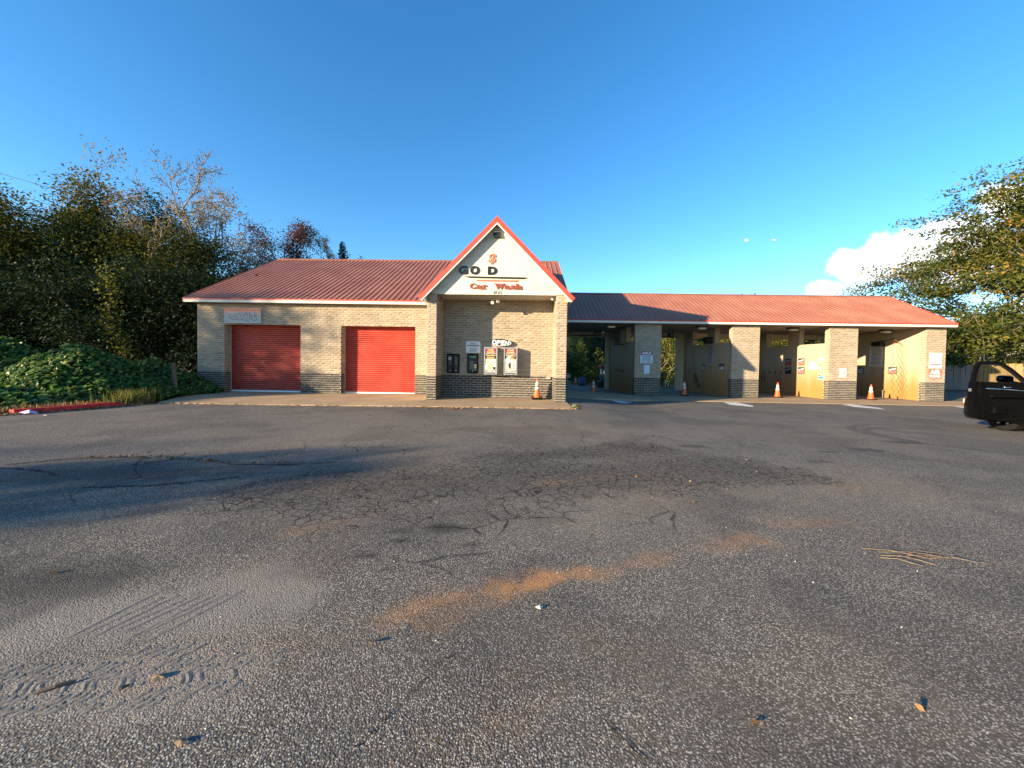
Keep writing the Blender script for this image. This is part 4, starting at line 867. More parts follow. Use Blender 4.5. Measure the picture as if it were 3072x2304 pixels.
# wall box in the first bay
s = board('control_box', 'grey control cabinet high on the wall of the bay next to the porch', 'box', 26.2, 24.4, 2.90, 3.80, 6.69, 'left', 'ceil', .28); mesh('latch', B().box(6.39, 6.408, 24.5, 24.54, 3.3, 3.4), 'steel', s)

# ------------------------------------------------------------------ traffic cones
GRP = 'orange traffic cones standing about the building'
cone0 = thing('traffic_cone', 'orange traffic cone with a thick black base on the porch', 'traffic cone', (.70, 15.95, .036), 0, GRP)
def cone_parts(root):
    mesh('base', B().bbox(-.21, .21, -.21, .21, 0, .05, .012), 'rubber', root, True)
    def rad(z): return .150 - (z - .05) * (.150 - .028) / .84
    c_ = mesh('body', B().lathe([(rad(.05) + .02, .05), (rad(.07), .07), (rad(.44), .44), (rad(.52), .52), (rad(.58), .58), (rad(.76), .76), (rad(.88), .88), (.012, .895)], 20), 'cone', root, True, True)
    mesh('collar', B().lathe([(rad(.43) + .005, .43), (rad(.53) + .005, .53)], 20), 'collar', c_, True, True); mesh('collar', B().lathe([(rad(.59) + .005, .59), (rad(.75) + .005, .75)], 20), 'collar', c_, True, True)
cone_parts(cone0); mesh('weight_ring', B().bbox(-.235, .235, -.235, .235, .051, .09, .012), 'rubber', cone0, True)
c1 = thing('traffic_cone', 'orange traffic cone in the bay next to the porch', 'traffic cone', (4.43, 22.9, -.275), .3, GRP); cone_parts(c1)
dup(c1, (9.95, 22.95, -.275), .1, 'orange traffic cone in the shade of the second bay'); dup(c1, (15.5, 22.9, -.275), .5, 'orange traffic cone at the mouth of the third bay'); dup(c1, (20.55, 22.4, -.275), .2, 'brightly lit orange traffic cone at the mouth of the end bay')
dup(c1, (4.52, 31.0, -.42), 0, 'dark traffic cone out behind the bay next to the porch')

# ------------------------------------------------------------------ behind the bays
s = thing('vacuum_machine', 'steel drum vacuum with a red cap behind the bay next to the porch', 'machine', (6.9, 31, -.42))
mesh('pedestal', B().bbox(6.35, 7.45, 30.6, 31.4, -.42, .12, .03), 'black', s); mesh('drum', B().lathe([(.33, .121), (.36, .16), (.36, 1.12), (.34, 1.16)], 24, (6.86, 31, 0)), 'chrome', s, False, True); mesh('cap', B().lathe([(.42, 1.161), (.47, 1.19), (.47, 1.38), (.40, 1.44), (.1, 1.46)], 24, (6.86, 31, 0)), 'redtrim', s, False, True)
mesh('hose', B().tube([(6.5, 30.9, 1.1), (6.34, 30.85, 1.0), (6.30, 30.8, .6), (6.35, 30.75, .2)], .04, 8), 'black', s, False, True); mesh('coin_panel', B().box(6.95, 7.15, 30.60, 30.63, .5, 1.0), 'green_ink', s)
s = thing('plastic_drum', 'blue plastic drum under the saplings behind the bays', 'drum', (5.35, 33, -.42)); mesh('drum_body', B().lathe([(.26, 0), (.29, .05), (.29, .25), (.30, .27), (.29, .3), (.29, .58), (.27, .64)], 18, (5.35, 33, -.4)), 'tank', s, False, True); mesh('lid', B().lathe([(.28, 0), (.28, .05)], 18, (5.35, 33, .241)), 'tank', s)
s = thing('gas_meter', 'pale utility meter on a stand behind the porch block', 'meter', (4.0, 32, -.42)); mesh('stand', B().tube([(3.95, 32, -.42), (3.95, 32, .45)], .03, 8).tube([(4.15, 32, -.42), (4.15, 32, .05)], .025, 8), 'trim', s); mesh('dial', B().tube([(4.04, 31.9, .45), (4.04, 32.06, .45)], .19, 18), 'trim', s); mesh('shelf', B().box(3.82, 4.25, 31.9, 32.1, .0, .04), 'trim', s)
for (x, y, h, lb) in ((12.75, 33.2, .62, 'white marker post behind the second bay'), (12.35, 31.6, .42, 'short sunlit white post behind the second bay')):
    s = thing('marker_post', lb, 'post', (x, y, -.42)); mesh('post_shaft', B().lathe([(.05, 0), (.05, h * .6), (.065, h * .7), (.065, h), (.02, h + .02)], 10, (x, y, -.42)), 'white', s, False, True)

# wood fence east of the building
def fence(label, x0, y0, x1, y1, zt, zb, mat, w=.14, name='plank_fence'):
    L = math.hypot(x1 - x0, y1 - y0); n = int(L / w); s = thing(name, label, 'fence', (x0, y0, zb)); rg = random.Random(int(x0)); ang = math.atan2(y1 - y0, x1 - x0)
    for i in range(n):
        dz = rg.uniform(-.03, .03); f = (i + .5) / n; bb = B(); hw = w / 2 - .006; z1 = zt - zb + dz
        bb.add([(p, q, z) for z in (0, z1) for (p, q) in ((-hw, -.011), (hw, -.011), (hw, .011), (-hw, .011))], [(3, 2, 1, 0), (4, 5, 6, 7), (0, 1, 5, 4), (1, 2, 6, 5), (2, 3, 7, 6), (3, 0, 4, 7)], rg.random())
        o = mesh('plank', bb, mat, s, True); o.location = (f * (x1 - x0), f * (y1 - y0), 0); o.rotation_euler = (rg.uniform(-.02, .02), rg.uniform(-.012, .012), ang)
    for z in (.35, zt - zb - .3):
        o = mesh('rail', B().box(0, L, .015, .055, z - .045, z + .045), mat, s, True); o.rotation_euler = (0, 0, ang)
fence('weathered grey plank fence beyond the end bay', 24.9, 30.0, 34.0, 29.0, 1.86, .02, 'fence', .15)
fence('sunlit cedar plank fence behind the black car', 34.2, 29.2, 44.0, 27.6, 2.05, .02, 'cedar', .15)
s = thing('lattice_screen', 'wooden lattice screen above the grey fence', 'lattice', (31, 33, 0))
for i in range(23): o = mesh('lath', B().box(0, .06, 0, .02, 0, 1.35), 'cedar', s, True); o.location = (-1.6 + i * .22, 0, 1.35)
for i in range(5): o = mesh('lath', B().box(0, 5.0, .021, .04, 0, .06), 'cedar', s, True); o.location = (-1.65, 0, 1.5 + i * .26)
for x in (-1.7, .8, 3.3): o = mesh('post', B().box(0, .1, .041, .14, 0, 2.9), 'cedar', s, True); o.location = (x, 0, -.02)
s = thing('white_house', 'white clapboard house wall glimpsed beyond the fence', 'building', (54, 42, 0))
mesh('wall', B().box(49.5, 66, 38, 46, 0, 4.4), 'siding', s); b = B()
for i in range(20): b.prism([(37.985, .2 + i * .21), (38.0, .2 + i * .21), (38.0, .4 + i * .21)], 'x', 49.5, 66)
mesh('clapboards', b, 'siding', s); mesh('roof', B().prism([(37.4, 4.3), (42, 6.6), (46.6, 4.3), (46.6, 4.42), (42, 6.75), (37.4, 4.42)], 'x', 49.1, 66.4), 'fence', s)
w_ = mesh('window', B().box(55.5, 56.6, 37.95, 38.02, 1.5, 3.0), 'darkglass', s); mesh('window_frame', B().box(55.4, 55.5, 37.93, 38.0, 1.4, 3.1), 'trim', w_); mesh('window_frame', B().box(56.6, 56.7, 37.93, 38.0, 1.4, 3.1), 'trim', w_)

# ------------------------------------------------------------------ black car, driver door standing open
GC = -.13
car = thing('parked_car', 'black sport utility car with its driver door standing open', 'car', (14.9, 9.7, GC))
def ring(y, hw, zb, zs, zr, rw):
    """cross-section of the body: sill, shoulder, roof"""
    c = 14.9; return [(c - hw * .92, y, zb), (c - hw, y, zb + .12), (c - hw, y, (zb + zs) / 2), (c - hw * .985, y, zs - .08), (c - hw * .94, y, zs), (c - rw, y, zr - .06), (c - rw * .86, y, zr), (c, y, zr + .02),
                      (c + rw * .86, y, zr), (c + rw, y, zr - .06), (c + hw * .94, y, zs), (c + hw * .985, y, zs - .08), (c + hw, y, (zb + zs) / 2), (c + hw, y, zb + .12), (c + hw * .92, y, zb)]
st = [(12.22, .78, .32, .75, .80, .60), (12.12, .90, .24, .92, .97, .72), (11.9, .97, .22, 1.02, 1.07, .80), (11.4, .99, .22, 1.10, 1.14, .82), (10.75, 1.0, .22, 1.16, 1.20, .84), (10.55, 1.0, .22, 1.18, 1.23, .84), (10.0, 1.0, .22, 1.2, 1.62, .74), (9.7, 1.0, .22, 1.2, 1.76, .73), (9.0, 1.0, .22, 1.21, 1.80, .74), (8.0, 1.0, .22, 1.22, 1.79, .74), (7.4, .99, .24, 1.22, 1.72, .72), (7.12, .96, .28, 1.16, 1.30, .80), (7.02, .90, .34, .95, 1.0, .78)]
V = []; F = []
for (y, hw, zb, zs, zr, rw) in st: V += [(p[0], p[1], p[2] + GC) for p in ring(y, hw, zb, zs, zr, rw)]
k = 15
for i in range(len(st) - 1):
    for j in range(k - 1): F.append((i * k + j, i * k + j + 1, (i + 1) * k + j + 1, (i + 1) * k + j))
    F.append((i * k + k - 1, i * k, (i + 1) * k, (i + 1) * k + k - 1))
F.append(tuple(range(k))[::-1]); F.append(tuple(range((len(st) - 1) * k, len(st) * k)))
mesh('body', B().add(V, F), 'carpaint', car, False, True)
mesh('door_opening', B().prism([(9.15, .30 + GC), (10.42, .30 + GC), (10.46, 1.1 + GC), (10.0, 1.60 + GC), (9.2, 1.66 + GC)], 'x', 13.885, 14.02), 'inkblack', car)
def glassq(pts): return mesh('window', B().add(pts, [tuple(range(len(pts)))]), 'darkglass', car)
glassq([(14.2, 10.52, 1.26 + GC), (15.6, 10.52, 1.26 + GC), (15.52, 10.0, 1.64 + GC), (14.28, 10.0, 1.64 + GC)])
for sx, c in ((-1, 14.9), (1, 14.9)):
    for (ya, yb) in ((7.9, 9.05),) if sx < 0 else ((7.9, 9.05), (9.15, 10.2)): glassq([(c + sx * .965, ya, 1.26 + GC), (c + sx * .965, yb, 1.26 + GC), (c + sx * .765, min(yb, 9.9), 1.70 + GC), (c + sx * .765, ya, 1.70 + GC)])
def wheel(x, y, sg):
    w = thing('tmp', None, None); bpy.data.objects.remove(w)
    prof = [(-.12, .24), (-.125, .33), (-.11, .375), (-.06, .39), (.06, .39), (.11, .375), (.125, .33), (.12, .24)]; n = 32; V = []; F = []
    for (dx, r_) in prof:
        for q in range(n): a = 2 * math.pi * q / n; V.append((x + dx, y + r_ * math.cos(a), .39 + GC + r_ * math.sin(a)))
    m_ = len(prof)
    for i in range(m_):
        for q in range(n): F.append((i * n + q, ((i + 1) % m_) * n + q, ((i + 1) % m_) * n + (q + 1) % n, i * n + (q + 1) % n))
    o = mesh('wheel', B().add(V, F), 'rubber', car, False, True)
    b = B()
    for i in range(40):        # tread blocks
        a = 2 * math.pi * i / 40
        for dx in (-.085, -.03, .03, .085):
            aa = a + (.07 if dx > 0 else 0) ; c_, s_ = math.cos(aa), math.sin(aa); V8 = []
            for rr_ in (.383, .400):
                for (e, f_) in ((-.022, -.022), (.022, -.022), (.022, .022), (-.022, .022)): V8.append((x + dx + e, y + rr_ * c_ - f_ * s_, .39 + GC + rr_ * s_ + f_ * c_))
            b.add(V8, [(3, 2, 1, 0), (4, 5, 6, 7), (0, 1, 5, 4), (1, 2, 6, 5), (2, 3, 7, 6), (3, 0, 4, 7)])
    mesh('tread', b, 'rubber', o); r_ = B()
    for i in range(6):
        a = 2 * math.pi * i / 6; r_.tube([(x + sg * .10, y, .39 + GC), (x + sg * .09, y + .23 * math.cos(a), .39 + GC + .23 * math.sin(a))], .032, 6)
    mesh('rim', r_, 'steel', o)
for (x, sg) in ((14.10, -1), (15.70, 1)):
    for y in (11.15, 8.1): wheel(x, y, sg)
for x in (14.25, 15.55): mesh('headlight', B().bbox(x - .16, x + .16, 12.12, 12.24, .68 + GC, .82 + GC, .02), 'lens', car); mesh('tail_light', B().bbox(x - .12, x + .12, 6.98, 7.1, .85 + GC, 1.15 + GC, .02), 'redink', car)
# the door
DYc = 10.50
low = [(13.86, .30), (13.88, .8), (13.86, 1.27), (12.355, 1.30), (12.335, 1.10), (12.33, .80), (12.345, .56), (12.38, .40), (12.45, .29), (12.55, .255), (13.2, .245)]
dr = mesh('door', B().prism(low[::-1], 'y', DYc, DYc + .10), 'carpaint', car)
mesh('inner_edge', B().prism([(x * .985 + 13.1 * .015, z * .97 + .8 * .03) for x, z in low][::-1], 'y', DYc - .035, DYc - .001), 'blackplastic', dr)
fr = [(12.36, 1.27), (12.385, 1.50), (12.44, 1.72), (12.50, 1.82), (12.60, 1.855), (12.95, 1.86), (13.15, 1.82), (13.40, 1.66), (13.70, 1.42), (13.85, 1.27)]
def sweep(path, w, y0, y1):
    b = B(); ins = []; n = len(path)
    for i in range(n):
        a = Vector(path[max(0, i - 1)]); c = Vector(path[min(n - 1, i + 1)]); d = (c - a).normalized(); ins.append((path[i][0] + d.y * w, path[i][1] - d.x * w))
    for i in range(n - 1): b.prism([path[i], path[i + 1], ins[i + 1], ins[i]], 'y', y0, y1)
    return b, ins
b, ins = sweep(fr, .085, DYc + .01, DYc + .08); mesh('window_frame', b, 'blackplastic', dr)
b2, _ = sweep([(x, z) for x, z in ins], .03, DYc + .0, DYc + .03); mesh('weather_seal', b2, 'rubber', dr)
mesh('window', B().prism([(x, z) for x, z in ins][::-1], 'y', DYc + .045, DYc + .05), 'glass', dr)
mesh('trim_panel', B().prism([(13.83, 1.24), (12.58, 1.28), (12.52, 1.22), (12.53, .95), (12.60, .62), (12.68, .46), (12.9, .38), (13.83, .36)], 'y', DYc - .075, DYc - .036), 'trimplastic', dr)
mesh('grab_pillar', B().prism([(12.44, 1.24), (12.47, 1.28), (12.54, 1.25), (12.585, 1.12), (12.60, .80), (12.66, .55), (12.60, .50), (12.50, .75), (12.45, 1.0)][::-1], 'y', DYc - .095, DYc - .036), 'blackplastic', dr)
mesh('chrome_strip', B().tube([(12.58, DYc - .085, 1.115), (13.2, DYc - .09, 1.09), (13.85, DYc - .09, 1.045)], [.012, .018, .022], 8), 'chrome', dr, False, True)
mesh('armrest', B().bbox(12.66, 13.6, DYc - .16, DYc - .076, .86, .95, .03), 'trimplastic', dr); mesh('door_handle', B().tube([(13.05, DYc - .09, 1.17), (13.10, DYc - .11, 1.15), (13.2, DYc - .11, 1.15), (13.24, DYc - .09, 1.18)], .012, 8), 'chrome', dr, False, True)
mesh('speaker_grille', B().tube([(13.35, DYc - .085, .58), (13.35, DYc - .076, .58)], .13, 20), 'blackplastic', dr); mesh('map_pocket', B().bbox(12.78, 13.15, DYc - .13, DYc - .076, .42, .62, .03), 'blackplastic', dr)
for i in range(3): mesh('sill_rib', B().tube([(12.55 + i * .1, DYc - .06, .29), (12.62 + i * .1, DYc - .06, .37)], .008, 5), 'blackplastic', dr)
mesh('latch', B().box(12.325, 12.345, DYc + .02, DYc + .08, 1.02, 1.10), 'steel', dr)
mir = mesh('side_mirror', B().bbox(13.32, 13.66, DYc + .16, DYc + .34, 1.27, 1.47, .05), 'carpaint', dr, False, True); mesh('mirror_glass', B().add([(13.36, DYc + .157, 1.30), (13.62, DYc + .157, 1.30), (13.62, DYc + .157, 1.44), (13.36, DYc + .157, 1.44)], [(0, 1, 2, 3)]), 'darkglass', mir); mesh('mirror_arm', B().tube([(13.62, DYc + .25, 1.30), (13.75, DYc + .06, 1.24)], .035, 8), 'carpaint', mir)

# ------------------------------------------------------------------ vegetation
def seg_tubes(segs, n=5):
    S_ = np.array([[*a, *b, r0, r1] for a, b, r0, r1 in segs]); P0, P1, A0, A1 = S_[:, :3], S_[:, 3:6], S_[:, 6], S_[:, 7]
    D = P1 - P0; D /= np.linalg.norm(D, axis=1, keepdims=True) + 1e-9
    ref = np.where(np.abs(D[:, 2:3]) < .9, np.array([[0, 0, 1.]]), np.array([[1., 0, 0]])); A = np.cross(D, ref); A /= np.linalg.norm(A, axis=1, keepdims=True); Bv = np.cross(D, A)
    w = 2 * np.pi * np.arange(n) / n; ring_ = A[:, None] * np.cos(w)[None, :, None] + Bv[:, None] * np.sin(w)[None, :, None]
    V = np.concatenate([P0[:, None] + ring_ * A0[:, None, None], P1[:, None] + ring_ * A1[:, None, None]], 1); m = len(S_); i = np.arange(n); j = (i + 1) % n
    f = np.stack([i, j, j + n, i + n], -1); F = (np.arange(m)[:, None, None] * 2 * n + f[None]).reshape(-1, 4); return V.reshape(-1, 3), F
def leaf_quads(P, size, rg, up=.5, asp=.55, tint=None, nrm=None, out=None):
    n = len(P); N = rg.normal(size=(n, 3)); N[:, 2] = np.abs(N[:, 2]) + up
    if nrm is not None: N = N * .55 + nrm
    N /= np.linalg.norm(N, axis=1, keepdims=True); T = rg.normal(size=(n, 3)); T -= (T * N).sum(1, keepdims=True) * N; T /= np.linalg.norm(T, axis=1, keepdims=True); Q = np.cross(N, T)
    L = (size * rg.uniform(.6, 1.35, n))[:, None]; w = L * asp
    V = np.stack([P - T * L * .5, P + Q * w * .5 + N * L * .06, P + T * L * .5, P - Q * w * .5 + N * L * .06], 1); F = np.arange(4 * n).reshape(n, 4)
    tt = rg.random(n) if tint is None else tint; return V.reshape(-1, 3), F, np.repeat(tt, 4)
def grow(rg, base, h, trunk_r, levels=3, spread=.9, clear=.3, lean=(0, 0), kids=(7, 5, 4), up=.35, wander=.10, decay=.58, taper=(1.15, .55), rmin=.012):
    segs, tips = [], []
    def br(p, d, L, r, lv, r_end):
        n = 5 if lv < 2 else 3; pts = [p]; rs = [r]
        for i in range(n):
            d = d + rg.normal(0, wander * (1 + lv * .6) if lv else .03, 3) + np.array([0, 0, up * .12 * (lv > 0)]); d = d / np.linalg.norm(d); q = pts[-1] + d * L / n; rn = r + (r_end - r) * (i + 1) / n; segs.append((pts[-1], q, rs[-1], rn)); pts.append(q); rs.append(rn)
        if lv >= levels - 1: tips.extend(pts[1:])
        if lv < levels:
            k = kids[min(lv, len(kids) - 1)]
            for c in range(k):
                f = (clear if lv == 0 else .25) + (1 - (clear if lv == 0 else .25)) * (c + rg.random()) / k; x = f * n; i = min(int(x), n - 1); s = pts[i] + (pts[i + 1] - pts[i]) * (x - i); rr_ = rs[i] * .62
                a = rg.random() * 2 * np.pi if lv else 2.4 * c + rg.normal(0, .4); ax = np.array([np.cos(a), np.sin(a), 0.]); dd = d * (1 - spread * .75) + ax * spread + np.array([0, 0, up])
                if lv: dd = d * .75 + rg.normal(0, .55, 3) + np.array([0, 0, up * .3])
                dd /= np.linalg.norm(dd); ll = L * decay * (taper[0] - taper[1] * f if lv == 0 else rg.uniform(.6, 1.0)); br(s, dd, ll, max(rr_, rmin), lv + 1, max(rr_ * .3, rmin * .65))
    br(np.array(base, float), np.array([lean[0], lean[1], 1.]) / np.linalg.norm([lean[0], lean[1], 1.]), h, trunk_r, 0, trunk_r * .18); return segs, np.array(tips)
TREEG = None
def tree(name, label, base, h, mat, seed, leaves=20000, leaf=.17, cl=.55, trunk_r=.2, bark='bark', group=None, tintmu=.45, tsd=.22, zmin=0., squash=.6, **k):
    rg = np.random.default_rng(seed); base = (base[0], base[1], float(gz(base[0], base[1])) - .05 if len(base) < 3 else base[2])
    segs, tips = grow(rg, base, h * .86, trunk_r, **k); s = thing(name, label, 'tree', base, 0, group); V, F = seg_tubes(segs); np_mesh('trunk', V, F, bark, s, smooth=True)
    if leaves:
        tips = tips[tips[:, 2] > base[2] + zmin]; per = max(1, leaves // len(tips)); c = np.repeat(tips, per, 0); ct = np.repeat(rg.normal(tintmu, tsd, len(tips)), per)
        P = c + rg.normal(0, 1, c.shape) * cl * np.array([1, 1, squash]); P = P[P[:, 2] > base[2] + .1]; ct = ct[:len(P)]
        V, F, T = leaf_quads(P, leaf, rg, tint=np.clip(ct + rg.normal(0, .12, len(P)), 0, 1)); o = np_mesh('crown', V, F, mat, s, tint=T)
    return s
G1 = 'trees crowding the lot beside the roller doors'
tree('leafy_tree', 'tall olive tree at the far left with golden top', (-33.0, 24.5), 11.6, 'leaf_olive', 11, 50000, .18, .75, .28, group=G1, kids=(9, 6, 4), spread=.95, clear=.18, tintmu=.55)
tree('leafy_tree', 'olive tree cut by the left edge of the picture', (-38.0, 25.5), 11.4, 'leaf_olive', 12, 26000, .17, .75, .28, group=G1, kids=(9, 6, 4), spread=.95, clear=.2, tintmu=.6)
tree('leafy_tree', 'thin pale gold tree poking above the olive trees', (-33.2, 29.0), 13.6, 'leaf_gold', 13, 3500, .20, .45, .16, group=G1, kids=(8, 4, 3), spread=.55, clear=.45, tintmu=.6)
tree('leafy_tree', 'low dark tree between the olive tree and the evergreen', (-29.0, 25.0), 8.6, 'leaf_green', 14, 38000, .175, .7, .24, group=G1, kids=(9, 6, 4), clear=.15)
tree('leafy_tree', 'dark green tree with a pointed top under the power lines', (-28.2, 27.5), 11.6, 'leaf_green', 15, 38000, .175, .62, .24, group=G1, kids=(10, 5, 4), spread=.75, clear=.18, tintmu=.4)
tree('leafy_tree', 'olive brown tree leaning over the weeds', (-25.5, 25.8), 9.2, 'leaf_olive', 16, 38000, .17, .7, .24, group=G1, kids=(9, 6, 4), clear=.2, tintmu=.5, lean=(.08, -.05))
tree('bare_tree', 'tall nearly bare grey tree with an ivy covered trunk', (-23.2, 26.2), 14.0, 'leaf_gold', 17, 2200, .12, .25, .23, 'palebark', group=G1, kids=(9, 7, 5, 3), levels=4, spread=.85, clear=.42, up=.5, tintmu=.3, decay=.46, rmin=.02)
tree('bare_tree', 'tall slim tree with sparse peach coloured leaves', (-25.2, 30.2), 14.8, 'leaf_gold', 18, 5200, .17, .3, .18, 'palebark', group=G1, kids=(10, 6, 4, 3), levels=4, spread=.6, clear=.30, up=.55, tintmu=.75, decay=.42, rmin=.016)
tree('leafy_tree', 'brownish green tree behind the end of the long red roof', (-23.8, 33.5), 9.2, 'leaf_olive', 19, 32000, .165, .8, .24, group=G1, kids=(9, 6, 4), clear=.2, tintmu=.45)
tree('leafy_tree', 'tree with rust red autumn top behind the long red roof', (-22.9, 35.5), 14.0, 'leaf_rust', 20, 17000, .17, .5, .22, group=G1, kids=(9, 6, 4), spread=.45, clear=.25, decay=.45, tintmu=.5)
tree('bare_tree', 'bare twiggy tree beside the rust red tree', (-19.9, 37.0), 14.2, 'leaf_gold', 21, 700, .13, .2, .15, 'bark', group=G1, kids=(8, 6, 5, 3), levels=4, spread=.65, clear=.4, up=.5, tintmu=.2, decay=.36, rmin=.02)
tree('bare_tree', 'wispy bare treetop just above the red roof near the porch', (-15.6, 39.5), 12.6, 'leaf_gold', 23, 500, .12, .2, .12, 'bark', group=G1, kids=(8, 6, 4, 3), levels=4, spread=.8, clear=.4, up=.4, tintmu=.2, decay=.34, rmin=.018)
# undergrowth of shrubs closing the view under the trees
for i, (x, y, h) in enumerate(((-31, 20.5, 5.5), (-27.5, 20.0, 5.0), (-24.2, 21.0, 6.0), (-21.0, 22.0, 6.4), (-18.4, 23.5, 6.0), (-34.5, 21.5, 6.0), (-20.6, 27, 4.6))):
    tree('dark_shrub', 'dark leafy thicket shrub, %s from the left under the trees' % ('second', 'third', 'fourth', 'fifth', 'sixth', 'first', 'seventh')[i], (x, y), h, 'leaf_dark', 40 + i, 20000, .17, .75, .10, group='shrubs under the trees', kids=(10, 6, 4), clear=.05, spread=1.0, tintmu=.4, squash=.8)
# ivy up the bare tree trunk
rg = np.random.default_rng(5); n = 5200; zz = rg.random(n) ** .8 * 9.0; a = rg.random(n) * 2 * np.pi; rad = .30 + rg.random(n) * .30 * (1 - zz / 14)
Pv = np.stack([-23.2 + rad * np.cos(a) + .1 * np.sin(zz), 26.2 + rad * np.sin(a), zz], -1); V, F, T = leaf_quads(Pv, .17, rg, asp=.8, tint=np.clip(rg.normal(.5, .25, n), 0, 1)); tag(np_mesh('ivy', V, F, 'leaf_kudzu', None, T), 'green ivy climbing the trunk of the tall bare tree', 'ivy')
# hanging vine with yellow leaves
s = thing('hanging_vine', 'yellow-green vine hanging down before the dark thicket', 'vine', (-21.6, 19.4, 0)); rg = np.random.default_rng(6); path = [(-22.2, 19.4, 6.6), (-21.9, 19.35, 5.4), (-21.9, 19.4, 4.4), (-22.05, 19.4, 3.6), (-21.8, 19.3, 3.0), (-21.3, 19.2, 2.6), (-20.9, 19.2, 2.2), (-20.9, 19.2, 1.5)]
mesh('stem', B().tube(path, .02, 5), 'palebark', s); q = np.array(path); ii = rg.integers(0, len(q) - 1, 900); f = rg.random(900)[:, None]; Pv = q[ii] * (1 - f) + q[ii + 1] * f + rg.normal(0, 1, (900, 3)) * np.array([.28, .22, .28]); V, F, T = leaf_quads(Pv, .15, rg, asp=.7, tint=np.clip(rg.normal(.85, .15, 900), 0, 1)); np_mesh('leaves', V, F, 'leaf_cedar', s, T)

# kudzu mounds
def mound(x, y):
    z = np.zeros_like(x)
    for (cx, cy, h, rx, ry) in ((-16.9, 13.9, 2.0, 1.9, 1.7), (-18.9, 13.3, 1.35, 1.8, 1.6), (-21.5, 13.8, 1.35, 2.4, 2.2), (-16.6, 16.5, 1.45, 1.7, 1.0), (-15.9, 17.8, .8, .8, .9), (-18.6, 16.5, 1.5, 1.7, 1.6), (-24.5, 16.5, 2.4, 3.2, 2.4), (-15.2, 12.4, .55, 1.3, 1.0), (-16.6, 11.2, .6, 1.8, 1.0), (-19.5, 11.0, .8, 2.2, 1.2)):
        q = ((x - cx) / rx) ** 2 + ((y - cy) / ry) ** 2; z = np.maximum(z, h * np.exp(-q * .8) - .04)
    z += .10 * np.sin(x * 3.1 + y * 1.7) * np.sin(y * 2.9 - x) * (z > .2); lim = np.interp(y, [a for a, _ in LB], [b for _, b in LB]) - .35
    return z * sm((lim - x) / 1.1)
gx = np.linspace(-28, -12.9, 110); gy = np.linspace(9.2, 19.5, 76); XX, YY = np.meshgrid(gx, gy); ZZ = mound(XX, YY); V = np.stack([XX, YY, ZZ - .14], -1).reshape(-1, 3); i = np.arange(XX.size).reshape(XX.shape); F = np.stack([i[:-1, :-1], i[:-1, 1:], i[1:, 1:], i[1:, :-1]], -1).reshape(-1, 4)
kz = np_mesh('weed_bank', V, F, 'leaf_dark', None, np.full(XX.size, .1), True); tag(kz, 'bank of earth and stems under the kudzu', None, None, 'structure')
rg = np.random.default_rng(9); n = 42000; x = rg.uniform(-27.5, -13.2, n); y = rg.uniform(9.3, 19, n); z = mound(x, y); kp = z > .08; x, y, z = x[kp], y[kp], z[kp]; e = .05
gxn = (mound(x + e, y) - mound(x - e, y)) / (2 * e); gyn = (mound(x, y + e) - mound(x, y - e)) / (2 * e); N = np.stack([-gxn, -gyn, np.ones_like(x)], -1); N /= np.linalg.norm(N, axis=1, keepdims=True)
lift = rg.random(len(x)) ** 1.5 * .16; Pk = np.stack([x, y, z], -1) + N * lift[:, None] - N * .07
def round_leaves(P, N, size, rg, tint):
    n = len(P); Nn = N * .8 + rg.normal(0, .42, (n, 3)) + np.array([-.12, -.22, .25]); Nn /= np.linalg.norm(Nn, axis=1, keepdims=True); T = rg.normal(size=(n, 3)); T -= (T * Nn).sum(1, keepdims=True) * Nn; T /= np.linalg.norm(T, axis=1, keepdims=True); Q = np.cross(Nn, T); L = (size * rg.uniform(.65, 1.4, n))[:, None]
    sh = [(.62, 0, -.06), (.30, .42, .02), (-.18, .50, .0), (-.45, .22, -.03), (-.36, 0, .05), (-.45, -.22, -.03), (-.18, -.50, .0), (.30, -.42, .02)]
    V = np.stack([P + T * L * a + Q * L * b + Nn * L * c for a, b, c in sh], 1); base = np.arange(n)[:, None, None] * 8; q = np.array([[0, 1, 4, 4], [1, 2, 3, 4], [4, 5, 6, 7], [0, 4, 7, 7]]); q = np.array([[0, 1, 2, 4], [2, 3, 4, 4], [0, 4, 6, 7], [4, 5, 6, 6]])
    tri = np.array([[0, 1, 4], [1, 2, 4], [2, 3, 4], [4, 5, 6], [4, 6, 7], [4, 7, 0]]); F = (base + tri[None]).reshape(-1, 3); return V.reshape(-1, 3), F, np.repeat(tint, 8)
V, F, T = round_leaves(Pk, N, .105, rg, np.clip(rg.normal(.42, .25, len(x)) + (lift > .10) * .18, 0, 1)); o = np_mesh('kudzu', V, F, 'leaf_kudzu', None, T); tag(o, 'broad-leaved green kudzu smothering the bank beside the lot', 'kudzu', None, 'stuff')
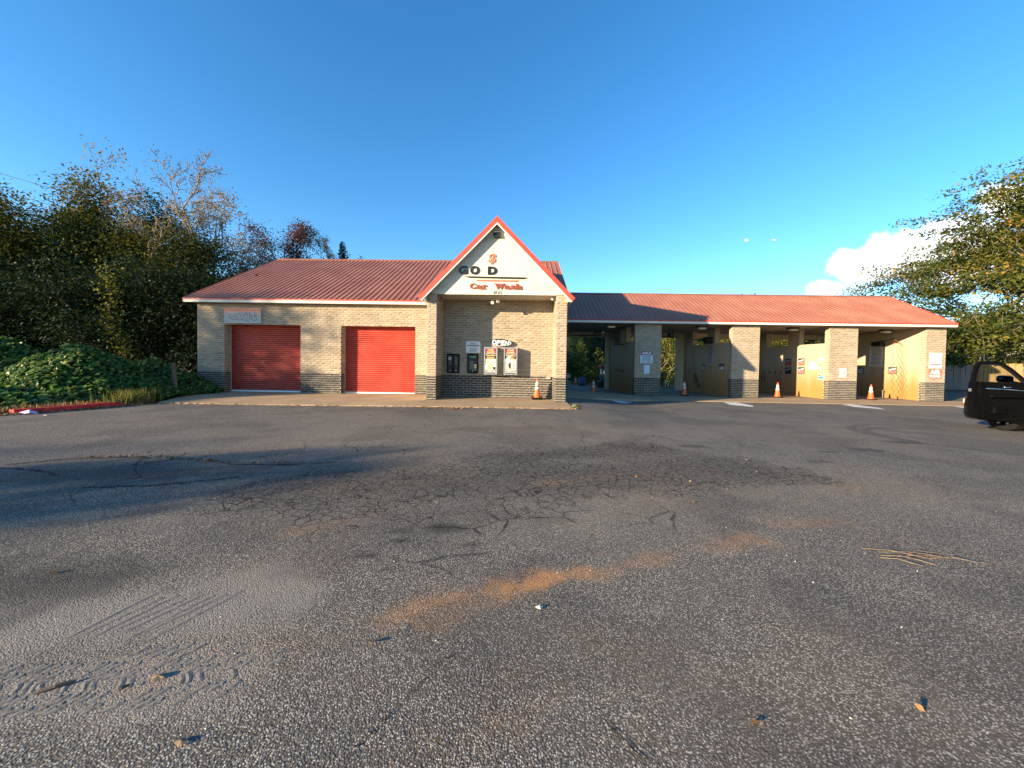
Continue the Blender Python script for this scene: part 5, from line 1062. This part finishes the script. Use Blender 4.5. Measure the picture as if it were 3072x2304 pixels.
# grass and weeds along the edge
def grass(name, label, pts, hmin, hmax, seed, mat='grass', lean=.45, w=.012, tint=None):
    rg = np.random.default_rng(seed); n = len(pts); h = rg.uniform(hmin, hmax, n)[:, None]; a = rg.random(n) * 2 * np.pi; d = np.stack([np.cos(a), np.sin(a), np.zeros(n)], -1); s_ = np.stack([-np.sin(a), np.cos(a), np.zeros(n)], -1) * w; P = np.asarray(pts); up = np.array([0, 0, 1.]); l = (rg.random(n) * lean)[:, None]
    m_ = P + up * h * .55 + d * h * l * .4; e = P + up * h * (1 - .4 * l) + d * h * l * 1.1; V = np.stack([P - s_, P + s_, m_ + s_ * .7, m_ - s_ * .7, e], 1).reshape(-1, 3); b_ = np.arange(n)[:, None, None] * 5; F = (b_ + np.array([[0, 1, 2], [0, 2, 3], [3, 2, 4]])[None]).reshape(-1, 3)
    o = np_mesh(name, V, F, mat, None, np.repeat(np.clip(rg.normal(.6, .25, n), 0, 1), 5)); tag(o, label, 'grass', None, 'stuff'); return o
rg = np.random.default_rng(3); n = 4200; f = rg.random(n); ff = rg.random(n); gxp = -13.1 - f * 2.4 - ff * .55 + rg.normal(0, .12, n); gyp = 12.5 + f * 4.3 + rg.normal(0, .35, n) - ff * .3
keep = gxp < np.interp(gyp, [12.5, 17.4], [-12.85, -15.55]); P3 = np.stack([gxp, gyp, gz(gxp, gyp) - .03], -1)[keep]; grass('grass', 'tall yellowing grass between the kudzu and the apron', P3, .18, .62, 31)
n = 2600; yk = rg.uniform(8.2, 12.9, n); xk = np.interp(yk, [a for a, _ in LB], [b for _, b in LB]) - .25 - np.abs(rg.normal(0, .35, n)); grass('dry_grass', 'dry straw-coloured grass behind the red kerb', np.stack([xk, yk, np.zeros(n) - .02], -1), .06, .28, 32, 'litter', .9)

# saplings behind the bays
def sapling(name, label, x, y, h, r, n, seed, mat='leaf_cedar', tm=.5, grp='young cedars behind the bays', lf=.15):
    rg = np.random.default_rng(seed); z0 = float(gz(x, y)) - .05; s = thing(name, label, 'tree', (x, y, z0), 0, grp); mesh('trunk', B().tube([(x, y, z0), (x + .02, y, z0 + h * .95)], [.06, .012], 6), 'bark', s); P_ = []; tt = []
    for k in range(int(h * 16)):
        f = (k + rg.random()) / (h * 16); a = rg.random() * 2 * np.pi; L = r * (1 - f) ** .8 * rg.uniform(.7, 1.15) + .08; st_ = np.array([x, y, z0 + .15 + f * h * .97]); d = np.array([np.cos(a), np.sin(a), .35 + .5 * f]); m_ = max(4, int(n * L / (h * 16 * r * .55))); t2 = rg.random(m_) ** .7; P_.append(st_ + d * (L * t2)[:, None] + rg.normal(0, .055, (m_, 3))); tt.append(np.full(m_, rg.normal(tm, .18)))
    P_ = np.concatenate(P_); tt = np.clip(np.concatenate(tt) + rg.normal(0, .1, len(P_)), 0, 1); V, F, T = leaf_quads(P_, lf, rg, asp=.35, tint=tt); np_mesh('crown', V, F, mat, s, T)
sapling('evergreen_tree', 'small dark pointed evergreen showing above the red roof', -18.0, 37.0, 13.6, 2.3, 15000, 22, 'leaf_dark', .4, G1, .24)
sapling('young_cedar', 'tallest bright green sapling behind the bay next to the porch', 6.95, 43.5, 5.6, 1.75, 8000, 1)
sapling('young_cedar', 'green sapling half hidden by the porch column', 5.3, 43.8, 4.2, 1.55, 6000, 2, tm=.55)
sapling('young_cedar', 'yellow-green sapling behind the red-capped vacuum', 9.0, 44.2, 4.6, 1.55, 6000, 3, tm=.75)
sapling('young_cedar', 'small sapling beyond the red-capped vacuum', 10.3, 44.6, 4.0, 1.3, 4500, 4, tm=.7)
tree('leafy_tree', 'sunlit yellow-green tree filling the back of the second bay', (17.6, 47.5), 8.6, 'leaf_cedar', 61, 30000, .19, .6, .12, kids=(12, 6, 4), clear=.08, spread=.95, tintmu=.75)
tree('leafy_tree', 'yellow-green tree seen through the high openings of the third bay', (27.5, 46.5), 9.0, 'leaf_oak', 62, 24000, .22, .65, .12, kids=(12, 6, 4), clear=.08, spread=.95, tintmu=.6)
tree('low_bush', 'low sunlit bush at the back of the second bay', (15.8, 43.6), 2.0, 'leaf_cedar', 63, 5000, .17, .3, .03, kids=(10, 5, 3), clear=.05, spread=1., tintmu=.75)
rg = np.random.default_rng(12); n = 2600; grass('dry_grass', 'dry brush and leaves behind the wash bays', np.stack([rg.uniform(3.5, 18, n), rg.uniform(38, 44, n), np.full(n, -1.15)], -1), .1, .6, 33, 'litter', .9, .02)
# a wood closing the view on all sides behind, one mass
rg = np.random.default_rng(77); ux = np.linspace(-95, 95, 150); prof = 5.2 + 1.2 * np.sin(ux * .31) + .9 * np.sin(ux * .83 + 1) + .6 * np.sin(ux * 1.9)
prof = np.where(ux > 45, np.minimum(prof, 4.6), np.where(ux < -24, prof + 6.5, prof + 4.0)); lay = [(0, 0.0), (.6, .55), (1.6, .86), (3.0, 1.0), (6, .9)]; V = np.stack([np.stack([ux, 57 + d - .012 * ux ** 2 * .15 + .5 * np.sin(ux * 2.3 + d), prof * f - 1.3], -1) for d, f in lay], 0); i = np.arange(V.shape[0] * 150).reshape(-1, 150); F = np.stack([i[:-1, :-1], i[:-1, 1:], i[1:, 1:], i[1:, :-1]], -1).reshape(-1, 4)
wd = np_mesh('woods', V.reshape(-1, 3), F, 'leaf_dark', None, np.full(V.shape[0] * 150, .1), True); tag(wd, 'dark mass of woods far behind the building', 'woods', None, 'stuff')
n = 42000; xx = rg.uniform(-94, 94, n); f = rg.random(n) ** .7; d = np.interp(f, [0, .55, .86, 1], [0, .6, 1.6, 3]); pz = np.interp(xx, ux, prof) * f - 1.3; Pw = np.stack([xx, 57 + d - .0018 * xx ** 2, pz], -1) + rg.normal(0, .35, (n, 3)); V, F, T = leaf_quads(Pw, .42, rg, tint=np.clip(rg.normal(.4, .2, n) + .3 * np.sin(xx * .7) * .5, 0, 1)); np_mesh('leaves', V, F, 'leaf_dark', wd, T)
# big tree on the right
tree('oak_tree', 'large spreading oak with yellowing leaves beyond the fence', (51.0, 32.5), 19.5, 'leaf_oak', 84, 290000, .28, .58, .5, kids=(26, 9, 5), clear=.03, spread=1.05, up=.06, decay=.74, taper=(1.28, 1.0), tintmu=.47, tsd=.26, squash=.40)
tree('low_bush', 'green bush over the grey fence', (28.4, 32.2), 3.4, 'leaf_oak', 82, 9000, .17, .40, .05, kids=(10, 5, 3), clear=.1, spread=1., tintmu=.5)
tree('leafy_tree', 'dark understory tree behind the lattice', (37.0, 37.0), 6.2, 'leaf_green', 83, 16000, .22, .6, .10, kids=(11, 6, 4), clear=.05, spread=1., tintmu=.4)

tree('leafy_tree', 'olive understory tree below the oak, behind the cedar fence', (44.5, 37.5), 7.0, 'leaf_oak', 85, 20000, .22, .6, .10, kids=(11, 6, 4), clear=.05, spread=1., tintmu=.4)
tree('leafy_tree', 'green understory tree close behind the end bay', (32.5, 37.0), 6.0, 'leaf_oak', 86, 16000, .20, .55, .10, kids=(11, 6, 4), clear=.05, spread=1., tintmu=.45)
# trees standing out of the frame to the south-west: they shade the lot and the end of the building
G2 = 'trees along the south-west side of the lot, out of the picture'
tree('leafy_tree', 'slim tree beside the lot, out of the picture', (-44.5, -1.2), 11.6, 'leaf_green', 90, 5200, .30, .75, .25, group=G2, kids=(9, 5, 4), clear=.62, spread=.8, decay=.36)
s = thing('round_tree', 'low round-headed tree nearest the lot, out of the picture', 'tree', (-26.9, -9.1, 0), 0, G2); mesh('trunk', B().tube([(-26.9, -9.1, -.1), (-26.9, -9.1, 2.4)], [.2, .12], 8), 'bark', s)  # unseen crown shaped to throw a wedge of shade on the lot
rg = np.random.default_rng(91); d = rg.normal(size=(6000, 3)); d /= np.linalg.norm(d, axis=1, keepdims=True); d *= (rg.random(6000) ** .35)[:, None]; lump = 1 + .10 * np.sin(d[:, 0] * 7) * np.sin(d[:, 1] * 6 + d[:, 2] * 5)
V, F, T = leaf_quads(np.array([-26.9, -9.1, 3.7]) + d * lump[:, None] * np.array([2.05, 2.05, 2.2]), .24, rg); np_mesh('crown', V, F, 'leaf_green', s, T)
tree('leafy_tree', 'broad tree far down the road, out of the picture', (-66, -31.6), 14.6, 'leaf_green', 92, 4500, .40, .8, .3, group=G2, kids=(9, 5, 4), clear=.5, spread=.8, decay=.22)
tree('leafy_tree', 'tree beyond the kudzu bank, out of the picture', (-62, 2), 11.5, 'leaf_green', 94, 9000, .40, .9, .3, group=G2, kids=(9, 6, 4), clear=.1, spread=.9)
tree('leafy_tree', 'tree at the head of the kudzu bank, out of the picture', (-57, 8), 10.5, 'leaf_green', 95, 9000, .40, .9, .3, group=G2, kids=(9, 6, 4), clear=.1, spread=.9)

# overhead wires
for (p0, p1, sag, lb) in (((-49, 32, 18.3), (-26, 32, 12.5), .25, 'highest overhead wire crossing above the trees'), ((-49, 32.2, 16.9), (-27, 32.2, 11.1), .25, 'middle overhead wire above the trees'), ((-49, 32.4, 16.1), (-27, 32.4, 10.6), .25, 'lowest overhead wire above the trees')):
    pts = [(p0[0] + (p1[0] - p0[0]) * i / 14, p0[1] + (p1[1] - p0[1]) * i / 14, p0[2] + (p1[2] - p0[2]) * i / 14 - sag * 4 * (i / 14) * (1 - i / 14)) for i in range(15)]
    tag(mesh('power_line', B().tube(pts, .022, 5), 'wire'), lb, 'wire', 'overhead wires over the trees')
s = thing('wood_post', 'old leaning wooden post at the end of the kudzu', 'post', (-14.65, 15.5, -.05)); mesh('post_shaft', B().tube([(-14.63, 15.5, -.1), (-14.72, 15.5, .7), (-14.78, 15.5, 1.36)], [.085, .08, .07], 8), 'post', s)

# ------------------------------------------------------------------ litter and marks on the lot
def Gz(x, y): return float(gz(x, y))
rg = np.random.default_rng(21); n = 90; x = rg.uniform(-6, 6, n); y = rg.uniform(1.5, 12, n) ; P_ = np.stack([x, y, gz(x, y) + .012], -1); V, F, T = leaf_quads(P_, .04, rg, up=1.2, asp=.6); tag(np_mesh('leaf_litter', V, F, 'litter', None, T), 'scattered dry brown leaves on the asphalt', 'leaves', None, 'stuff')
def drift(name, lb, pts, n, sp, seed, size=.06):
    rg = np.random.default_rng(seed); q = np.array(pts); ii = rg.integers(0, len(q) - 1, n); f = rg.random(n)[:, None]; P_ = q[ii] * (1 - f) + q[ii + 1] * f + rg.normal(0, sp, (n, 2)); P3_ = np.stack([P_[:, 0], P_[:, 1], gz(P_[:, 0], P_[:, 1]) + .015 + rg.random(n) * .02], -1); V, F, T = leaf_quads(P3_, size, rg, up=.8, asp=.5); tag(np_mesh(name, V, F, 'litter', None, T), lb, 'leaves', None, 'stuff')
drift('leaf_drift', 'dry leaves gathered along the front edge of the apron', [(-12.6, 12.75), (-8, 12.82), (-3, 12.95), (1.9, 13.0)], 420, .035, 1); drift('leaf_drift', 'dry leaves and trash gathered along the red kerb', [(-13.9, 9.2), (-13.5, 10.0), (-13.05, 11.2), (-12.9, 12.4)], 520, .12, 2, .075); drift('leaf_drift', 'dead leaves caught in the broken asphalt', [(-7.0, 5.72), (-6.1, 5.88), (-5.37, 5.8), (-4.4, 5.6), (-3.4, 5.73)], 160, .03, 3, .05); drift('leaf_drift', 'pile of dry leaves at the foot of the sunlit column', [(1.75, 13.0), (2.0, 13.4), (1.95, 14.4)], 220, .07, 4, .07)
drift('leaf_drift', 'dry leaves along the front of the apron before the porch', [(-3.8, 12.6), (-2.4, 12.4), (-1.9, 12.7)], 160, .10, 5, .06)
M['crackfill'] = plain('open_crack_dirt', (.014, .012, .010), .95, 0, .4, 30)
def crackstrip(pts, w, seed):
    rg = random.Random(seed); b = B(); L_, R_ = [], []
    for i in range(len(pts) - 1):
        for k in range(10):
            f = k / 10; x = pts[i][0] * (1 - f) + pts[i + 1][0] * f; y = pts[i][1] * (1 - f) + pts[i + 1][1] * f + rg.gauss(0, .014); ww = w * rg.uniform(.15, 1.0); L_.append((x, y - ww, Gz(x, y) + .004)); R_.append((x, y + ww, Gz(x, y) + .004))
    n = len(L_); b.add(L_ + R_, [(i, i + 1, n + i + 1, n + i) for i in range(n - 1)]); tag(mesh('pavement_crack', b, 'crackfill', lot), kind='stuff')
crackstrip([(-7.6, 5.3), (-7.2, 5.6), (-6.9, 5.73), (-6.14, 5.88), (-5.9, 5.78)], .05, 1); crackstrip([(-5.8, 5.55), (-5.37, 5.82), (-4.9, 5.8), (-4.4, 5.58), (-3.6, 5.62), (-2.6, 5.9)], .03, 2); crackstrip([(-5.4, 4.45), (-4.58, 4.62), (-4.1, 4.85), (-3.85, 5.02)], .04, 3); crackstrip([(-7.9, 5.0), (-7.3, 5.15), (-6.7, 5.05), (-6.2, 4.85)], .05, 4)
crackstrip([(-.36, 2.07), (-.52, 1.8), (-.70, 1.47), (-.9, 1.1)], .006, 5); crackstrip([(.16, 3.28), (.09, 3.0), (.02, 2.78), (-.06, 2.55)], .007, 6); crackstrip([(.3, 1.95), (.45, 1.65), (.62, 1.4)], .008, 7)
# tread prints pressed into dust
M['dustridge'] = plain('pressed_dust', (.20, .175, .148), .95, 0, .35, 40, .2, .5)
b = B(); rg = random.Random(2)
def ridge(x0, y0, x1, y1, w=.013, h=.0028):
    d = Vector((x1 - x0, y1 - y0)); n = Vector((-d.y, d.x)).normalized() * w; m_ = 5; V = []
    for i in range(m_ + 1):
        f = i / m_; px, py = x0 + d.x * f + rg.uniform(-.005, .005), y0 + d.y * f + rg.uniform(-.005, .005); hh = (h if 0 < i < m_ else 0) * rg.uniform(.6, 1.2) + .002; V += [(px - n.x, py - n.y, .001), (px, py, hh), (px + n.x, py + n.y, .001)]
    b.add(V, [q for i in range(m_) for q in ((3 * i, 3 * i + 3, 3 * i + 4, 3 * i + 1), (3 * i + 1, 3 * i + 4, 3 * i + 5, 3 * i + 2))])
for i in range(60):
    f = i / 59; cx, cy = -3.6 + 2.35 * f, 1.60 + .30 * f + .02 * math.sin(f * 7); px, py = -.126, .992; fade = 1 if f < .75 else (1 - f) * 4
    for (o0, o1, sh) in ((-.15, -.10, .05), (-.095, -.04, .045), (-.03, .03, -.04), (.04, .09, .05), (.10, .15, .04)):
        if rg.random() < .62 * fade + .05:
            q = rg.uniform(-.012, .012); ridge(cx + px * o0 + q, cy + py * o0, cx + px * o1 + sh + q, cy + py * o1, .013, rg.uniform(.0005, .0014))
for i in range(8): ridge(-2.62 + i * .068 + rg.uniform(-.01, .01), 2.10 + rg.uniform(-.03, .05), -2.50 + i * .08, 2.52 + rg.uniform(-.10, .06), .018, rg.uniform(.0008, .0018))
for i in range(5): ridge(-2.15 + i * .07, 1.95, -2.08 + i * .075, 2.05 + rg.uniform(-.03, .02), .013, .0022)
tag(mesh('tread_marks', b, 'dustridge', lot), kind='stuff')
# loose stones
rg = np.random.default_rng(33); b = B(); R3 = random.Random(3)
for i in range(70):
    x = R3.uniform(-4, 4.5); y = R3.uniform(1.3, 5); r_ = R3.uniform(.003, .008); vv = []
    for (a, c, d) in ((1, 0, 0), (-1, 0, 0), (0, 1, 0), (0, -1, 0), (0, 0, 1), (0, 0, -.3)): vv.append((x + a * r_ * R3.uniform(.6, 1.3), y + c * r_ * R3.uniform(.6, 1.3), Gz(x, y) + .002 + max(0, d) * r_ * R3.uniform(.6, 1.2)))
    b.add(vv, [(0, 2, 4), (2, 1, 4), (1, 3, 4), (3, 0, 4)])
tag(mesh('gravel', b, 'mortar'), 'loose pale grit scattered on the asphalt', None, None, 'stuff')
s = thing('twig_bundle', 'dry straw twigs lying on the asphalt right of centre', 'twigs', (3.4, 3.2, 0))
R3 = random.Random(5)
for (x0, y0, x1, y1) in ((3.10, 3.42, 3.55, 3.26), (3.16, 3.30, 3.48, 3.17), (3.2, 3.36, 3.72, 3.28), (3.3, 3.29, 3.62, 3.31), (3.42, 3.33, 3.70, 3.38), (3.55, 3.27, 3.98, 3.22), (3.12, 3.26, 3.36, 3.14)):
    mesh('twig', B().tube([(x0, y0, .008), (x0 * .6 + x1 * .4, y0 * .6 + y1 * .4 + R3.uniform(-.02, .02), .028), (x0 * .3 + x1 * .7, y0 * .3 + y1 * .7 + R3.uniform(-.03, .03), .018), (x1, y1, .008)], .0028, 5), 'straw', s)
def scrap(lb, x, y, r_, mat, cat, name, seed):
    R3 = random.Random(seed); n = 9; P_ = [(x + r_ * math.cos(2 * math.pi * i / n) * R3.uniform(.5, 1.2), y + .6 * r_ * math.sin(2 * math.pi * i / n) * R3.uniform(.5, 1.2), Gz(x, y) + R3.uniform(.004, r_ * .35)) for i in range(n)]; b = B().add(P_ + [(x, y, Gz(x, y) + r_ * .55)], [(i, (i + 1) % n, n) for i in range(n)]); tag(mesh(name, b, mat), lb, cat)
scrap('crumpled pale paper scrap on the asphalt below the porch', .15, 2.47, .035, 'paper', 'paper', 'paper_scrap', 1); scrap('pink plastic bag lying against the red kerb', -13.42, 9.85, .22, 'pink', 'bag', 'plastic_bag', 2); scrap('green bottle cap of crushed plastic beside the sunlit column', 1.95, 13.7, .13, 'green_ink', 'litter', 'green_scrap', 3); scrap('white foam scrap on the asphalt near the kerb', -12.6, 9.6, .07, 'paper', 'litter', 'foam_scrap', 4)
scrap('curled brown leaf on the dusty tread marks at lower left', -1.83, 1.83, .035, 'straw', 'leaf', 'dead_leaf', 5); scrap('pale curled leaf lying lowest at the left', -1.42, 1.52, .03, 'straw', 'leaf', 'dead_leaf', 6)
tag(mesh('stick', B().tube([(-2.33, 1.72, .006), (-2.27, 1.755, .012), (-2.22, 1.79, .008)], [.008, .010, .008], 6), 'post'), 'short weathered stick on the dust at lower left', 'stick')
